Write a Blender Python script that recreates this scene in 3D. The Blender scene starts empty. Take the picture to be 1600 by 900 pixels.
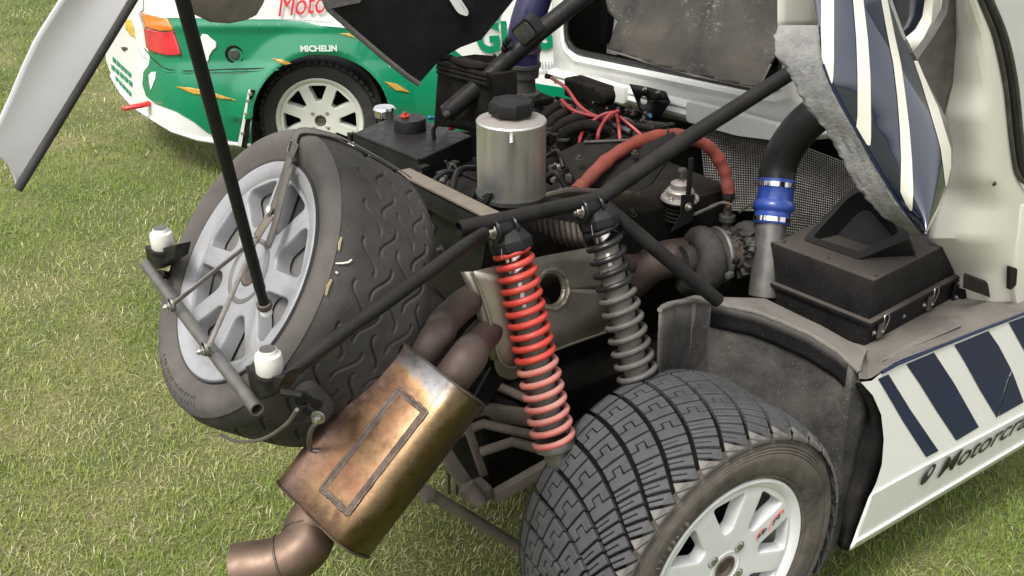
import bpy, bmesh, math, random
import numpy as np
from mathutils import Vector as V, Matrix

random.seed(7)
rng = np.random.default_rng(7)
scene = bpy.context.scene
R = math.radians

# ------------------------------------------------------------------ camera
FPX, PITCH, CAMH = 1650.0, R(26), 1.90
cam_data = bpy.data.cameras.new('camera')
cam = bpy.data.objects.new('camera', cam_data)
scene.collection.objects.link(cam)
cam.location = (0, 0, CAMH)
cam.rotation_euler = (math.pi / 2 - PITCH, 0, 0)
cam_data.sensor_width = 36
cam_data.lens = 36 * FPX / 1600
cam_data.clip_start = 0.02
cam_data.clip_end = 2000
scene.camera = cam
scene.render.resolution_x, scene.render.resolution_y = 1024, 576

# ------------------------------------------------------------------ world / sun
SUN_EL, SUN_AZ = R(58), R(215)      # azimuth clockwise from +Y
world = bpy.data.worlds.new('World')
scene.world = world
world.use_nodes = True
wn = world.node_tree
for n in list(wn.nodes):
    wn.nodes.remove(n)
sky = wn.nodes.new('ShaderNodeTexSky')
sky.sky_type = 'NISHITA'
sky.sun_disc = False
sky.sun_elevation = SUN_EL
sky.sun_rotation = SUN_AZ
sky.air_density, sky.dust_density, sky.ozone_density = 1.0, 4.0, 1.0
hs = wn.nodes.new('ShaderNodeHueSaturation')
hs.inputs['Saturation'].default_value = 0.12
bg = wn.nodes.new('ShaderNodeBackground')
bg.inputs['Strength'].default_value = 0.15
wo = wn.nodes.new('ShaderNodeOutputWorld')
wn.links.new(sky.outputs[0], hs.inputs['Color'])
wn.links.new(hs.outputs[0], bg.inputs[0])
wn.links.new(bg.outputs[0], wo.inputs[0])
sd = bpy.data.lights.new('sun', 'SUN')
sd.energy, sd.angle, sd.color = 1.5, R(16), (1.0, 0.97, 0.91)
sun = bpy.data.objects.new('sun', sd)
scene.collection.objects.link(sun)
sdir = V((math.sin(SUN_AZ) * math.cos(SUN_EL), math.cos(SUN_AZ) * math.cos(SUN_EL), math.sin(SUN_EL)))
sun.rotation_euler = sdir.to_track_quat('Z', 'Y').to_euler()
sun.location = sdir * 20
scene.view_settings.view_transform = 'Standard'
scene.view_settings.look = 'None'
scene.view_settings.exposure = 0.9
scene.view_settings.gamma = 1.0
scene.view_settings.use_curve_mapping = False

# ------------------------------------------------------------------ places
def wray(px, py):
    x, y = (px - 800) / FPX, -(py - 450) / FPX
    c, s = math.cos(PITCH), math.sin(PITCH)
    return V((x, c + y * s, -s + y * c))

class Frame:
    """A ground frame (a car's): x forward, l left, z up."""
    def __init__(s, origin, heading):
        s.o, s.h = V(origin), heading
        s.M = Matrix.Translation(s.o) @ Matrix.Rotation(heading, 4, 'Z')
        s.I = s.M.inverted()
        s.c = s.I @ V((0, 0, CAMH))
    def r(s, px, py):
        return s.I.to_3x3() @ wray(px, py)
    def at(s, px, py, x=None, l=None, z=None, d=None):
        r = s.r(px, py)
        if d is not None: return s.c + r * d
        i, v = (0, x) if x is not None else (1, l) if l is not None else (2, z)
        return s.c + r * ((v - s.c[i]) / r[i])
    def onplane(s, px, py, p, n):
        r = s.r(px, py); p = V(p); n = V(n)
        return s.c + r * ((p - s.c).dot(n) / r.dot(n))

_h = V((0, 0, CAMH)) + wray(1139, 892) * 2.28
RC = Frame((_h.x, _h.y, 0), R(34.4))      # rally car, origin under the right rear wheel
at = RC.at
HUBZ = _h.z
_g = V((0, 0, CAMH)) + wray(500, 188) * 5.35
GC = Frame((_g.x, _g.y, 0), R(1.5))       # green car, origin under its right rear wheel

# ------------------------------------------------------------------ materials
def _mat(name):
    m = bpy.data.materials.new(name); m.use_nodes = True
    nt = m.node_tree
    return m, nt, nt.nodes['Principled BSDF']

def N(nt, t, **k):
    n = nt.nodes.new(t)
    for a, b in k.items():
        if a in n.inputs: n.inputs[a].default_value = b
        else: setattr(n, a, b)
    return n

def noise(nt, scale, detail=4, rough=.6, dist=0.0, stretch=None):
    tc = N(nt, 'ShaderNodeTexCoord')
    n = N(nt, 'ShaderNodeTexNoise')
    n.inputs['Scale'].default_value = scale
    n.inputs['Detail'].default_value = detail
    n.inputs['Roughness'].default_value = rough
    n.inputs['Distortion'].default_value = dist
    if stretch:
        mp = N(nt, 'ShaderNodeMapping'); mp.inputs['Scale'].default_value = stretch
        nt.links.new(tc.outputs['Object'], mp.inputs[0]); nt.links.new(mp.outputs[0], n.inputs[0])
    else:
        nt.links.new(tc.outputs['Object'], n.inputs[0])
    return n.outputs['Fac']

def ramp(nt, src, stops):
    r = N(nt, 'ShaderNodeValToRGB')
    e = r.color_ramp.elements
    while len(e) < len(stops): e.new(.5)
    for i, (p, c) in enumerate(stops):
        e[i].position = p
        e[i].color = (c, c, c, 1) if isinstance(c, (int, float)) else (*c, 1)
    nt.links.new(src, r.inputs[0])
    return r.outputs[0]

def mixc(nt, fac, a, b):
    m = N(nt, 'ShaderNodeMix', data_type='RGBA')
    for sock, v in ((0, fac), (6, a), (7, b)):
        if hasattr(v, 'is_linked') or hasattr(v, 'node'): nt.links.new(v, m.inputs[sock])
        elif sock == 0: m.inputs[0].default_value = v
        else: m.inputs[sock].default_value = (*v, 1)
    return m.outputs[2]

def math_(nt, op, a, b=None, clamp=False):
    m = N(nt, 'ShaderNodeMath', operation=op, use_clamp=clamp)
    for i, v in enumerate((a, b)):
        if v is None: continue
        if isinstance(v, (int, float)): m.inputs[i].default_value = v
        else: nt.links.new(v, m.inputs[i])
    return m.outputs[0]

DUST = (.17, .145, .115)
def pbr(name, col, rough=.5, metal=0, var=.25, vscale=18, dust=0, dustcol=DUST, dscale=9, bump=0, bscale=150,
        coat=0, spec=.5, rvar=.15, up=.5, stretch=None, trans=0, sub=0, speck=0):
    m, nt, b = _mat(name)
    n1 = noise(nt, vscale, 5, .62, stretch=stretch)
    lo = tuple(max(0, c * (1 - var)) for c in col); hi = tuple(min(1, c * (1 + var)) for c in col)
    c = ramp(nt, n1, [(.3, lo), (.7, hi)])
    rsock = ramp(nt, noise(nt, vscale * 2.3, 4), [(.3, max(0, rough - rvar)), (.7, min(1, rough + rvar))])
    if dust:
        g = N(nt, 'ShaderNodeNewGeometry'); sx = N(nt, 'ShaderNodeSeparateXYZ')
        nt.links.new(g.outputs['Normal'], sx.inputs[0])
        upv = math_(nt, 'MULTIPLY', math_(nt, 'MAXIMUM', sx.outputs[2], 0), up)
        dn = ramp(nt, noise(nt, dscale, 7, .7, .4), [(.32, 0), (.72, 1)])
        f = math_(nt, 'MULTIPLY', math_(nt, 'ADD', dn, upv), dust, True)
        c = mixc(nt, f, c, dustcol)
        rsock = mixc(nt, f, rsock, (.9, .9, .9))
    if speck:
        sp = ramp(nt, noise(nt, 260, 2, .5), [(.66, 0), (.72, 1)])
        c = mixc(nt, math_(nt, 'MULTIPLY', sp, speck), c, (.42, .40, .36))
    nt.links.new(c, b.inputs['Base Color'])
    nt.links.new(rsock, b.inputs['Roughness'])
    b.inputs['Metallic'].default_value = metal
    b.inputs['Specular IOR Level'].default_value = spec
    b.inputs['Coat Weight'].default_value = coat
    b.inputs['Coat Roughness'].default_value = .04
    if trans: b.inputs['Transmission Weight'].default_value = trans
    if sub:
        b.inputs['Subsurface Weight'].default_value = sub
        b.inputs['Subsurface Radius'].default_value = (.02, .02, .02)
    if bump:
        bp = N(nt, 'ShaderNodeBump'); bp.inputs['Strength'].default_value = bump; bp.inputs['Distance'].default_value = .004
        nt.links.new(noise(nt, bscale, 5, .65), bp.inputs['Height'])
        nt.links.new(bp.outputs[0], b.inputs['Normal'])
    return m

M = {}
M['cream'] = pbr('cream_paint', (.62, .605, .52), .3, var=.03, vscale=4, coat=.4, dust=.06, up=.3, rvar=.03)
M['cream_dull'] = pbr('cream_dusty_paint', (.58, .56, .50), .55, var=.06, vscale=6, dust=.35, up=.5)
M['white'] = pbr('white_paint', (.68, .68, .645), .28, var=.02, vscale=4, coat=.5, dust=.03, rvar=.03)
M['navy'] = pbr('navy_paint', (.012, .018, .05), .12, var=.15, vscale=5, coat=1, dust=.05, rvar=.04)
M['navy_dirty'] = pbr('navy_paint_dirty', (.010, .016, .050), .3, var=.2, vscale=5, coat=.12, dust=.03, up=.3, rvar=.05, spec=.3)
M['navy_gloss'] = pbr('navy_paint_polished', (.008, .012, .03), .04, var=.1, vscale=5, coat=1, rvar=.02, spec=1.0)
M['green'] = pbr('green_paint', (.0, .175, .078), .22, var=.06, vscale=3, coat=.6, dust=.03, rvar=.03)
M['gold'] = pbr('gold_decal', (.45, .25, .04), .35, var=.1)
M['red_decal'] = pbr('red_decal', (.62, .03, .04), .4, var=.05)
M['white_decal'] = pbr('white_decal', (0.637, 0.646, 0.629), .4, var=.03)
M['green_decal'] = pbr('green_decal', (.0, .2, .09), .4, var=.05)
M['grey_decal'] = pbr('grey_decal', (.3, .31, .33), .4, var=.1)
M['orange_lens'] = pbr('orange_lens', (.8, .18, .02), .12, var=.15, coat=1)
M['red_lens'] = pbr('red_lens', (.55, .02, .035), .1, var=.2, coat=1)
M['yellow_decal'] = pbr('yellow_decal', (.6, .38, .05), .35, var=.1)
M['black'] = pbr('black_paint_dusty', (.009, .009, .0095), .45, var=.3, dust=.05, up=.8, bump=.08, speck=.06, spec=.12)
M['black_clean'] = pbr('black_satin', (.009, .009, .010), .35, var=.25, dust=.015, up=.5, spec=.2)
M['black_box'] = pbr('black_box_paint', (.008, .008, .009), .45, var=.3, dust=.05, up=8, bump=.06, speck=.12, dustcol=(.15, .128, .105), spec=.14)
M['plastic'] = pbr('black_plastic', (.009, .009, .010), .42, var=.2, dust=.04, up=1.0, spec=.17)
M['engine'] = pbr('engine_grime', (.006, .0058, .0055), .7, var=.5, vscale=35, dust=.06, up=.8, bump=.4, bscale=60, spec=.05)
M['engine_grey'] = pbr('engine_alloy_grime', (.055, .054, .052), .5, metal=.4, var=.4, vscale=30, dust=.15, up=.5, bump=.25)
M['cast'] = pbr('cast_iron', (.035, .034, .033), .65, metal=.1, var=.4, vscale=30, dust=.15, up=.5, bump=.35, spec=.15)
M['cast_brown'] = pbr('cast_iron_brown', (.05, .035, .026), .75, var=.45, vscale=30, dust=.3, up=.4, bump=.45)
M['rubber'] = pbr('tyre_rubber', (.020, .020, .021), .75, var=.25, vscale=25, dust=.12, up=.35, dustcol=(.2, .175, .15), bump=.12, bscale=220, spec=.3)
M['groove'] = pbr('tread_groove_rubber', (.006, .006, .006), .9, var=.3, vscale=25, spec=.05)
M['tread'] = pbr('tread_rubber', (.044, .0445, .047), .6, var=.22, vscale=30, dust=.16, up=.2, dustcol=(.15, .145, .14), bump=.3, bscale=320, rvar=.12, spec=.4)
M['letter'] = pbr('dusty_raised_rubber', (.15, .135, .115), .8, var=.25, vscale=40)
M['tread_dusty'] = pbr('tread_rubber_dusted', (.075, .073, .07), .7, var=.25, vscale=30, dust=.7, up=.2, dustcol=(.21, .19, .165), dscale=30, bump=.3, bscale=260)
M['sidewall'] = pbr('tyre_sidewall_dusty', (.040, .037, .034), .75, var=.3, vscale=20, dust=.75, up=.2, dustcol=(.165, .14, .112), dscale=11, bump=.15, bscale=160, spec=.2)
M['slick'] = pbr('slick_rubber', (.030, .029, .028), .6, var=.3, vscale=12, dust=.28, up=.4, dustcol=(.11, .095, .08), dscale=7, bump=.1, bscale=120, speck=.12, spec=.2)
M['slick_side'] = pbr('slick_sidewall', (.055, .05, .046), .75, var=.2, vscale=14, dust=.5, up=.5, dustcol=(.13, .115, .10), dscale=8, bump=.12, spec=.25)
M['rim_white'] = pbr('white_wheel_paint', (0.595, 0.603, 0.595), .38, var=.04, vscale=8, dust=.10, up=.1, dustcol=(.42, .36, .28), dscale=15, coat=.2, speck=.15)
M['rim_dirty'] = pbr('white_wheel_brake_dust', (.34, .32, .29), .7, var=.25, vscale=20, dust=.6, dustcol=(.16, .13, .10), bump=.1)
M['rim_silver'] = pbr('silver_wheel_paint', (.29, .293, .31), .48, metal=.2, var=.12, vscale=8, dust=.4, up=.2, dustcol=(.20, .185, .165), dscale=12, speck=.12)
M['rim_grey'] = pbr('silver_wheel_grey', (.13, .128, .125), .6, metal=.1, var=.15, vscale=12, dust=.5, dustcol=(.11, .1, .085))
M['rim_cream'] = pbr('cream_wheel_paint', (0.527, 0.535, 0.468), .35, var=.03, dust=.1)
M['alu'] = pbr('brushed_aluminium', (.70, .69, .66), .40, metal=.9, var=.14, vscale=6, dust=.06, up=.6, stretch=(7, 7, .6), rvar=.08)
M['alu_dusty'] = pbr('aluminium_dusty', (.42, .40, .38), .45, metal=.8, var=.2, vscale=8, dust=.55, up=.6, dustcol=(.36, .31, .27))
M['chrome'] = pbr('chrome', (.75, .75, .76), .12, metal=1, var=.05)
M['steel'] = pbr('zinc_steel', (.48, .46, .42), .35, metal=1, var=.25, vscale=40, dust=.15)
M['steel_tube'] = pbr('grey_painted_steel', (.17, .165, .155), .40, metal=.7, var=.25, vscale=20, dust=.18, up=.4)
M['shield'] = pbr('stainless_shield', (.29, .265, .215), .40, metal=.75, var=.32, vscale=5, dust=.4, up=.2, dustcol=(.10, .08, .058), dscale=4, rvar=.12)
M['exhaust'] = pbr('rusty_exhaust_pipe', (.075, .052, .045), .55, metal=.5, var=.45, vscale=11, dust=.3, up=.3, dustcol=(.10, .07, .055), bump=.15, bscale=90)
M['spring_red'] = pbr('red_spring_paint', (.46, .034, .02), .45, var=.12, vscale=30, dust=.10, up=.8, dustcol=(.30, .16, .13), dscale=25)
M['spring_red_dusty'] = pbr('red_spring_dusty', (.44, .065, .05), .6, var=.15, dust=.5, up=.9, dustcol=(.40, .25, .215), dscale=25, spec=.3)
M['spring_black'] = pbr('black_spring_paint', (.009, .009, .010), .3, var=.2, dust=.03, up=.8, spec=.35)
M['spring_black_dusty'] = pbr('black_spring_dusty', (.03, .029, .027), .5, var=.2, dust=.35, up=.8, dustcol=(.17, .15, .13), dscale=16)
M['damper'] = pbr('damper_dusty', (.10, .09, .08), .7, var=.25, dust=.45, up=.3, dustcol=(.20, .17, .14))
M['mud'] = pbr('mud_dusted_metal', (.12, .10, .082), .85, var=.25, dust=.6, up=.4, dustcol=(.19, .16, .125), bump=.25, bscale=90, spec=.2)
M['fibre'] = pbr('grey_fibreglass', (.105, .10, .095), .85, var=.35, vscale=16, dust=.6, up=.35, dustcol=(.19, .165, .135), dscale=7, bump=.6, bscale=70, spec=.15, speck=.15)
M['fibre_grey'] = pbr('raw_grey_fibreglass', (.20, .20, .197), .75, var=.35, vscale=22, dust=.4, up=.3, dustcol=(.20, .18, .155), dscale=12, bump=.9, bscale=120, spec=.2, speck=.2)
M['fibre_dark'] = pbr('dark_fibreglass', (.016, .016, .018), .55, var=.35, vscale=14, dust=.95, up=.3, dustcol=(.15, .138, .12), dscale=3.4, bump=.35, bscale=60, speck=.35, spec=.15)
M['panel_grey'] = pbr('pale_grey_gelcoat', (.44, .44, .445), .42, var=.12, vscale=2.2, dust=.3, up=.2, dustcol=(.40, .355, .34), dscale=3, bump=.05, bscale=8)
M['brown'] = pbr('brown_liner', (.095, .08, .065), .8, var=.25, dust=.5, bump=.2)
M['silicone_blue'] = pbr('blue_silicone', (.012, .045, .25), .32, var=.15, dust=.07, up=.5, coat=.3)
M['hose_navy'] = pbr('navy_silicone', (.008, .008, .045), .35, var=.2, dust=.05)
M['hose_black'] = pbr('black_hose', (.009, .009, .010), .38, var=.2, dust=.05, up=.6, spec=.2)
M['sleeve_red'] = pbr('red_heat_sleeve', (.19, .038, .026), .6, var=.35, vscale=14, dust=.3, up=.3, dustcol=(.13, .075, .06), bump=.6, bscale=40, spec=.2)
M['lead_red'] = pbr('red_ignition_lead', (.25, .018, .02), .42, var=.12, dust=.1)
M['copper'] = pbr('copper', (.75, .33, .18), .3, metal=1, var=.2)
M['red_plastic'] = pbr('red_anodised', (.45, .03, .02), .3, metal=.3, var=.15)
M['blue_plastic'] = pbr('blue_anodised', (.02, .11, .2), .3, metal=.3, var=.15)
M['white_plastic'] = pbr('white_plastic_bottle', (0.629, 0.620, 0.561), .4, var=.03, sub=.3, dust=.1, up=.5)
M['strap'] = pbr('webbing_strap', (.045, .04, .036), .85, var=.35, vscale=40, dust=.5, dustcol=(.17, .15, .13), bump=.5, bscale=400)
M['strap_grey'] = pbr('webbing_strap_grey', (.19, .175, .16), .85, var=.25, vscale=40, bump=.5, bscale=400)
M['tow_red'] = pbr('red_tow_hook_paint', (.62, .02, .02), .35, var=.08)
M['glass_dark'] = pbr('dark_window_glass', (.012, .012, .013), .06, var=.1, coat=.5, rvar=.02)
M['ink'] = pbr('black_print', (.02, .02, .022), .4, var=.1)
M['straw'] = pbr('dry_straw', (.42, .33, .18), .8, var=.15)
M['interior'] = pbr('dark_interior', (.010, .010, .010), .9, var=.2, spec=.05)
M['dirt_white'] = pbr('pale_spatter', (.62, .58, .52), .8, var=.1)

def glass(name, ior=1.45):
    m, nt, b = _mat(name)
    b.inputs['Base Color'].default_value = (.85, .88, .9, 1)
    b.inputs['Roughness'].default_value = .02
    b.inputs['Transmission Weight'].default_value = 1.0
    b.inputs['IOR'].default_value = ior
    return m
M['glass'] = glass('window_glass')
M['glass_thin'] = glass('thin_window_glass', 1.06)

def heat_tint(p0, ax_, e1_, length, width, centre):
    m, nt, b = _mat('heat_tinted_steel')
    tc = N(nt, 'ShaderNodeTexCoord')
    def along(o_, d_, k):
        a = N(nt, 'ShaderNodeVectorMath', operation='SUBTRACT'); a.inputs[1].default_value = o_
        nt.links.new(tc.outputs['Object'], a.inputs[0])
        dt = N(nt, 'ShaderNodeVectorMath', operation='DOT_PRODUCT'); dt.inputs[1].default_value = tuple(c / k for c in d_)
        nt.links.new(a.outputs[0], dt.inputs[0]); return dt.outputs['Value']
    t = along(p0, ax_, length)
    w = math_(nt, 'ADD', along(centre, e1_, width), .5)          # 1 on the left edge, 0 on the right
    wob = math_(nt, 'MULTIPLY', math_(nt, 'SUBTRACT', noise(nt, 9, 4, .6, .6), .5), .5)
    c1 = ramp(nt, math_(nt, 'ADD', t, wob), [(.0, (.15, .145, .15)), (.08, (.20, .19, .19)), (.14, (.33, .20, .095)), (.22, (.20, .115, .07)), (.34, (.30, .17, .095)),
                                             (.55, (.29, .18, .10)), (.72, (.28, .145, .085)), (.86, (.33, .20, .105)), (.95, (.16, .10, .065))])
    c2 = ramp(nt, math_(nt, 'ADD', t, wob), [(.0, (.17, .12, .105)), (.4, (.22, .145, .115)), (.8, (.34, .21, .15)), (1, (.15, .10, .09))])
    f = ramp(nt, math_(nt, 'ADD', w, math_(nt, 'MULTIPLY', wob, .35)), [(.62, 0), (.78, 1)])
    c = mixc(nt, f, c1, c2)
    fd = ramp(nt, w, [(.06, 1), (.22, 0)])
    c = mixc(nt, fd, c, (.15, .105, .055))
    fine = ramp(nt, noise(nt, 60, 7, .75, .8), [(.30, .45), (.56, 1.0)])
    scr = ramp(nt, noise(nt, 38, 5, .7, .2, (1, 5, 1)), [(.28, .35), (.38, 1.0)])
    for q, k in ((fine, .7), (scr, .55)):
        m2 = N(nt, 'ShaderNodeMix', data_type='RGBA', blend_type='MULTIPLY'); m2.inputs[0].default_value = k
        nt.links.new(c, m2.inputs[6]); nt.links.new(q, m2.inputs[7]); c = m2.outputs[2]
    nt.links.new(c, b.inputs['Base Color'])
    b.inputs['Metallic'].default_value = 1
    nt.links.new(ramp(nt, noise(nt, 30, 6, .7), [(.3, .26), (.72, .46)]), b.inputs['Roughness'])
    bp = N(nt, 'ShaderNodeBump'); bp.inputs['Strength'].default_value = .10; bp.inputs['Distance'].default_value = .004
    nt.links.new(noise(nt, 14, 3), bp.inputs['Height']); nt.links.new(bp.outputs[0], b.inputs['Normal'])
    return m
M['heat_dark'] = pbr('heat_browned_steel', (.17, .115, .085), .42, metal=.85, var=.45, vscale=9, dust=.3, dustcol=(.085, .065, .05), rvar=.12, bump=.06, bscale=30)
M['weld'] = pbr('dark_weld_band', (.10, .075, .06), .55, metal=.7, var=.35, vscale=30, bump=.3)

def chopped():
    m, nt, b = _mat('chopped_strand_fibreglass')
    base = ramp(nt, noise(nt, 4.5, 6, .6, .5), [(.36, (.022, .021, .020)), (.52, (.048, .044, .038)), (.66, (.072, .063, .051))])
    st = ramp(nt, noise(nt, 130, 3, .6, 1.5, (1, .3, .8)), [(.60, 0), (.68, 1)])
    st2 = ramp(nt, noise(nt, 120, 3, .6, 1.5, (.4, 1, .3)), [(.62, 0), (.70, 1)])
    patch = ramp(nt, noise(nt, 6, 4), [(.46, 0), (.62, .9)])
    f = math_(nt, 'MULTIPLY', math_(nt, 'MAXIMUM', st, st2), patch)
    c = mixc(nt, f, base, (.20, .187, .167))
    nt.links.new(c, b.inputs['Base Color']); b.inputs['Roughness'].default_value = .75
    b.inputs['Specular IOR Level'].default_value = .2
    bp = N(nt, 'ShaderNodeBump'); bp.inputs['Strength'].default_value = .5; bp.inputs['Distance'].default_value = .003
    nt.links.new(noise(nt, 90, 5, .7), bp.inputs['Height'])
    nt.links.new(bp.outputs[0], b.inputs['Normal'])
    return m
M['chopped'] = chopped()

def ground_mat():
    m, nt, b = _mat('mown_turf_soil')
    a = ramp(nt, noise(nt, 1.1, 6, .65, .4), [(.3, (.075, .095, .022)), (.5, (.14, .155, .045)), (.68, (.25, .215, .095))])
    f = ramp(nt, noise(nt, 70, 6, .75), [(.3, .45), (.7, 1.15)])
    m2 = N(nt, 'ShaderNodeMix', data_type='RGBA', blend_type='MULTIPLY'); m2.inputs[0].default_value = 1
    nt.links.new(a, m2.inputs[6]); nt.links.new(f, m2.inputs[7])
    nt.links.new(m2.outputs[2], b.inputs['Base Color']); b.inputs['Roughness'].default_value = .95
    bp = N(nt, 'ShaderNodeBump'); bp.inputs['Strength'].default_value = .8; bp.inputs['Distance'].default_value = .02
    nt.links.new(noise(nt, 60, 5, .7), bp.inputs['Height']); nt.links.new(bp.outputs[0], b.inputs['Normal'])
    return m
M['ground'] = ground_mat()

def grass_mat():
    m, nt, b = _mat('grass_blades')
    at_ = N(nt, 'ShaderNodeAttribute'); at_.attribute_name = 'tint'
    nt.links.new(at_.outputs['Color'], b.inputs['Base Color'])
    b.inputs['Roughness'].default_value = .55
    b.inputs['Specular IOR Level'].default_value = .3
    tr = N(nt, 'ShaderNodeBsdfTranslucent'); nt.links.new(at_.outputs['Color'], tr.inputs[0])
    mx = N(nt, 'ShaderNodeMixShader'); mx.inputs[0].default_value = .3
    out = nt.nodes['Material Output']
    nt.links.new(b.outputs[0], mx.inputs[1]); nt.links.new(tr.outputs[0], mx.inputs[2]); nt.links.new(mx.outputs[0], out.inputs[0])
    return m
M['grass'] = grass_mat()

# ------------------------------------------------------------------ mesh building
col = scene.collection
def link(name, data, parent=None):
    o = bpy.data.objects.new(name, data); col.objects.link(o)
    if parent is not None: o.parent = parent
    return o
def empty(name, parent=None, loc=(0, 0, 0)):
    o = link(name, None, parent); o.location = loc; o.empty_display_size = .05
    return o
def tag(o, label=None, cat=None, group=None, kind=None):
    for k, v in (('label', label), ('category', cat), ('group', group), ('kind', kind)):
        if v: o[k] = v
    return o

def frame_of(axis, ref=None):
    a = V(axis).normalized()
    if ref is None: ref = V((0, 0, 1)) if abs(a.z) < .9 else V((1, 0, 0))
    u = V(ref) - a * a.dot(V(ref)); u.normalize()
    return a, u, a.cross(u)

def curve(pts, n=8, closed=False):
    P = [V(p) for p in pts]
    if len(P) < 3: return P
    out = []
    m = len(P)
    rngi = range(m) if closed else range(m - 1)
    for i in rngi:
        p0 = P[(i - 1) % m] if closed or i > 0 else P[0] * 2 - P[1]
        p1, p2 = P[i], P[(i + 1) % m]
        p3 = P[(i + 2) % m] if closed or i + 2 < m else P[-1] * 2 - P[-2]
        for k in range(n):
            t = k / n
            out.append(.5 * ((2 * p1) + (p2 - p0) * t + (2 * p0 - 5 * p1 + 4 * p2 - p3) * t * t + (3 * p1 - p0 - 3 * p2 + p3) * t ** 3))
    if not closed: out.append(P[-1])
    return out

class MB:
    def __init__(s): s.v, s.f, s.m = [], [], []
    def add(s, verts, faces, mi=0):
        b = len(s.v); s.v += [tuple(p) for p in verts]
        for f in faces: s.f.append(tuple(b + i for i in f)); s.m.append(mi)
        return s
    def rings(s, rings, closed=True, cap0=True, cap1=True, loop=False, mi=0):
        n = len(rings[0]); vs = [p for r in rings for p in r]; fs = []
        k = len(rings)
        for i in range(k if loop else k - 1):
            j = (i + 1) % k
            for a in range(n if closed else n - 1):
                b = (a + 1) % n
                fs.append((i * n + a, i * n + b, j * n + b, j * n + a))
        if not loop and closed:
            if cap0: fs.append(tuple(range(n - 1, -1, -1)))
            if cap1: fs.append(tuple((k - 1) * n + a for a in range(n)))
        return s.add(vs, fs, mi)
    def tube(s, pts, r, n=12, cap=True, loop=False, mi=0, flat=None):
        P = [V(p) for p in pts]; k = len(P)
        rs = r if isinstance(r, (list, tuple)) else [r] * k
        T = []
        for i in range(k):
            if loop: t = P[(i + 1) % k] - P[i - 1]
            else: t = P[min(i + 1, k - 1)] - P[max(i - 1, 0)]
            T.append(t.normalized())
        _, u, w = frame_of(T[0])
        rings = []
        for i in range(k):
            u = (u - T[i] * u.dot(T[i])).normalized(); w = T[i].cross(u)
            rings.append([P[i] + (u * math.cos(2 * math.pi * a / n) + w * math.sin(2 * math.pi * a / n)) * rs[i] for a in range(n)])
        return s.rings(rings, True, cap, cap, loop, mi)
    def pipe(s, pts, r, wall=.003, n=16, mi=0):          # open-ended pipe with a bore
        P = [V(p) for p in pts]; t = (P[1] - P[0]).normalized(); t2 = (P[-1] - P[-2]).normalized()
        s.tube(P, r, n, False, mi=mi)
        b = len(s.v) - n * len(P)
        inner = MB().tube([P[0], P[0] + t * min(.06, (P[1] - P[0]).length * .8)], r - wall, n, False)
        s.add(inner.v, [tuple(reversed(f)) for f in inner.f], mi)
        bi = len(s.v) - 2 * n
        for a in range(n):
            c = (a + 1) % n
            s.f.append((b + c, b + a, bi + a, bi + c)); s.m.append(mi)
        s.f.append(tuple(bi + n + a for a in range(n))); s.m.append(mi)
        s.f.append(tuple(b + (len(P) - 1) * n + a for a in range(n))); s.m.append(mi)
        return s
    def lathe(s, o, axis, prof, n=32, ref=None, loop=False, mi=0, cap=False):
        a, u, w = frame_of(axis, ref); o = V(o)
        rings = [[o + a * h + (u * math.cos(2 * math.pi * k / n) + w * math.sin(2 * math.pi * k / n)) * r for k in range(n)] for r, h in prof]
        return s.rings(rings, True, cap, cap, loop, mi)
    def cyl(s, p0, p1, r, n=20, mi=0): return s.tube([p0, p1], r, n, True, mi=mi)
    def box(s, c, ex, ey, ez, mi=0):
        c, ex, ey, ez = V(c), V(ex), V(ey), V(ez)
        vs = [c + ex * i + ey * j + ez * k for i in (-1, 1) for j in (-1, 1) for k in (-1, 1)]
        return s.add(vs, [(0, 1, 3, 2), (4, 6, 7, 5), (0, 4, 5, 1), (2, 3, 7, 6), (0, 2, 6, 4), (1, 5, 7, 3)], mi)
    def prism(s, poly, ext, mi=0):
        P = [V(p) for p in poly]; e = V(ext); n = len(P)
        return s.add(P + [p + e for p in P], [tuple(range(n - 1, -1, -1)), tuple(range(n, 2 * n))] +
                     [(i, (i + 1) % n, n + (i + 1) % n, n + i) for i in range(n)], mi)
    def grid(s, rows, mi=0):
        n = len(rows[0]); vs = [p for r in rows for p in r]
        return s.add(vs, [(i * n + a, i * n + a + 1, (i + 1) * n + a + 1, (i + 1) * n + a) for i in range(len(rows) - 1) for a in range(n - 1)], mi)
    def mesh(s, name, mats, smooth=35, bevel=0, seg=2, recalc=True, weld=False):
        bm = bmesh.new()
        vs = [bm.verts.new(p) for p in s.v]
        for f, mi in zip(s.f, s.m):
            try:
                fc = bm.faces.new([vs[i] for i in f]); fc.material_index = mi
            except ValueError: pass
        if weld: bmesh.ops.remove_doubles(bm, verts=bm.verts, dist=1e-5)
        if recalc: bmesh.ops.recalc_face_normals(bm, faces=bm.faces)
        if bevel:
            es = [e for e in bm.edges if len(e.link_faces) == 2 and e.calc_face_angle(0) > R(28)]
            bmesh.ops.bevel(bm, geom=es, offset=bevel, segments=seg, profile=.6, affect='EDGES', clamp_overlap=True)
        me = bpy.data.meshes.new(name)
        bm.to_mesh(me); bm.free()
        for m in (mats if isinstance(mats, (list, tuple)) else [mats]):
            me.materials.append(M[m] if isinstance(m, str) else m)
        if smooth:
            me.shade_smooth(); me.set_sharp_from_angle(angle=R(smooth))
        return me
    def build(s, name, mats, parent=None, smooth=35, bevel=0, seg=2, solid=0, solid_off=0, weld=False):
        o = link(name, s.mesh(name, mats, smooth, bevel, seg, weld=weld), parent)
        if solid:
            md = o.modifiers.new('Solidify', 'SOLIDIFY'); md.thickness = solid; md.offset = solid_off
        return o

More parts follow.
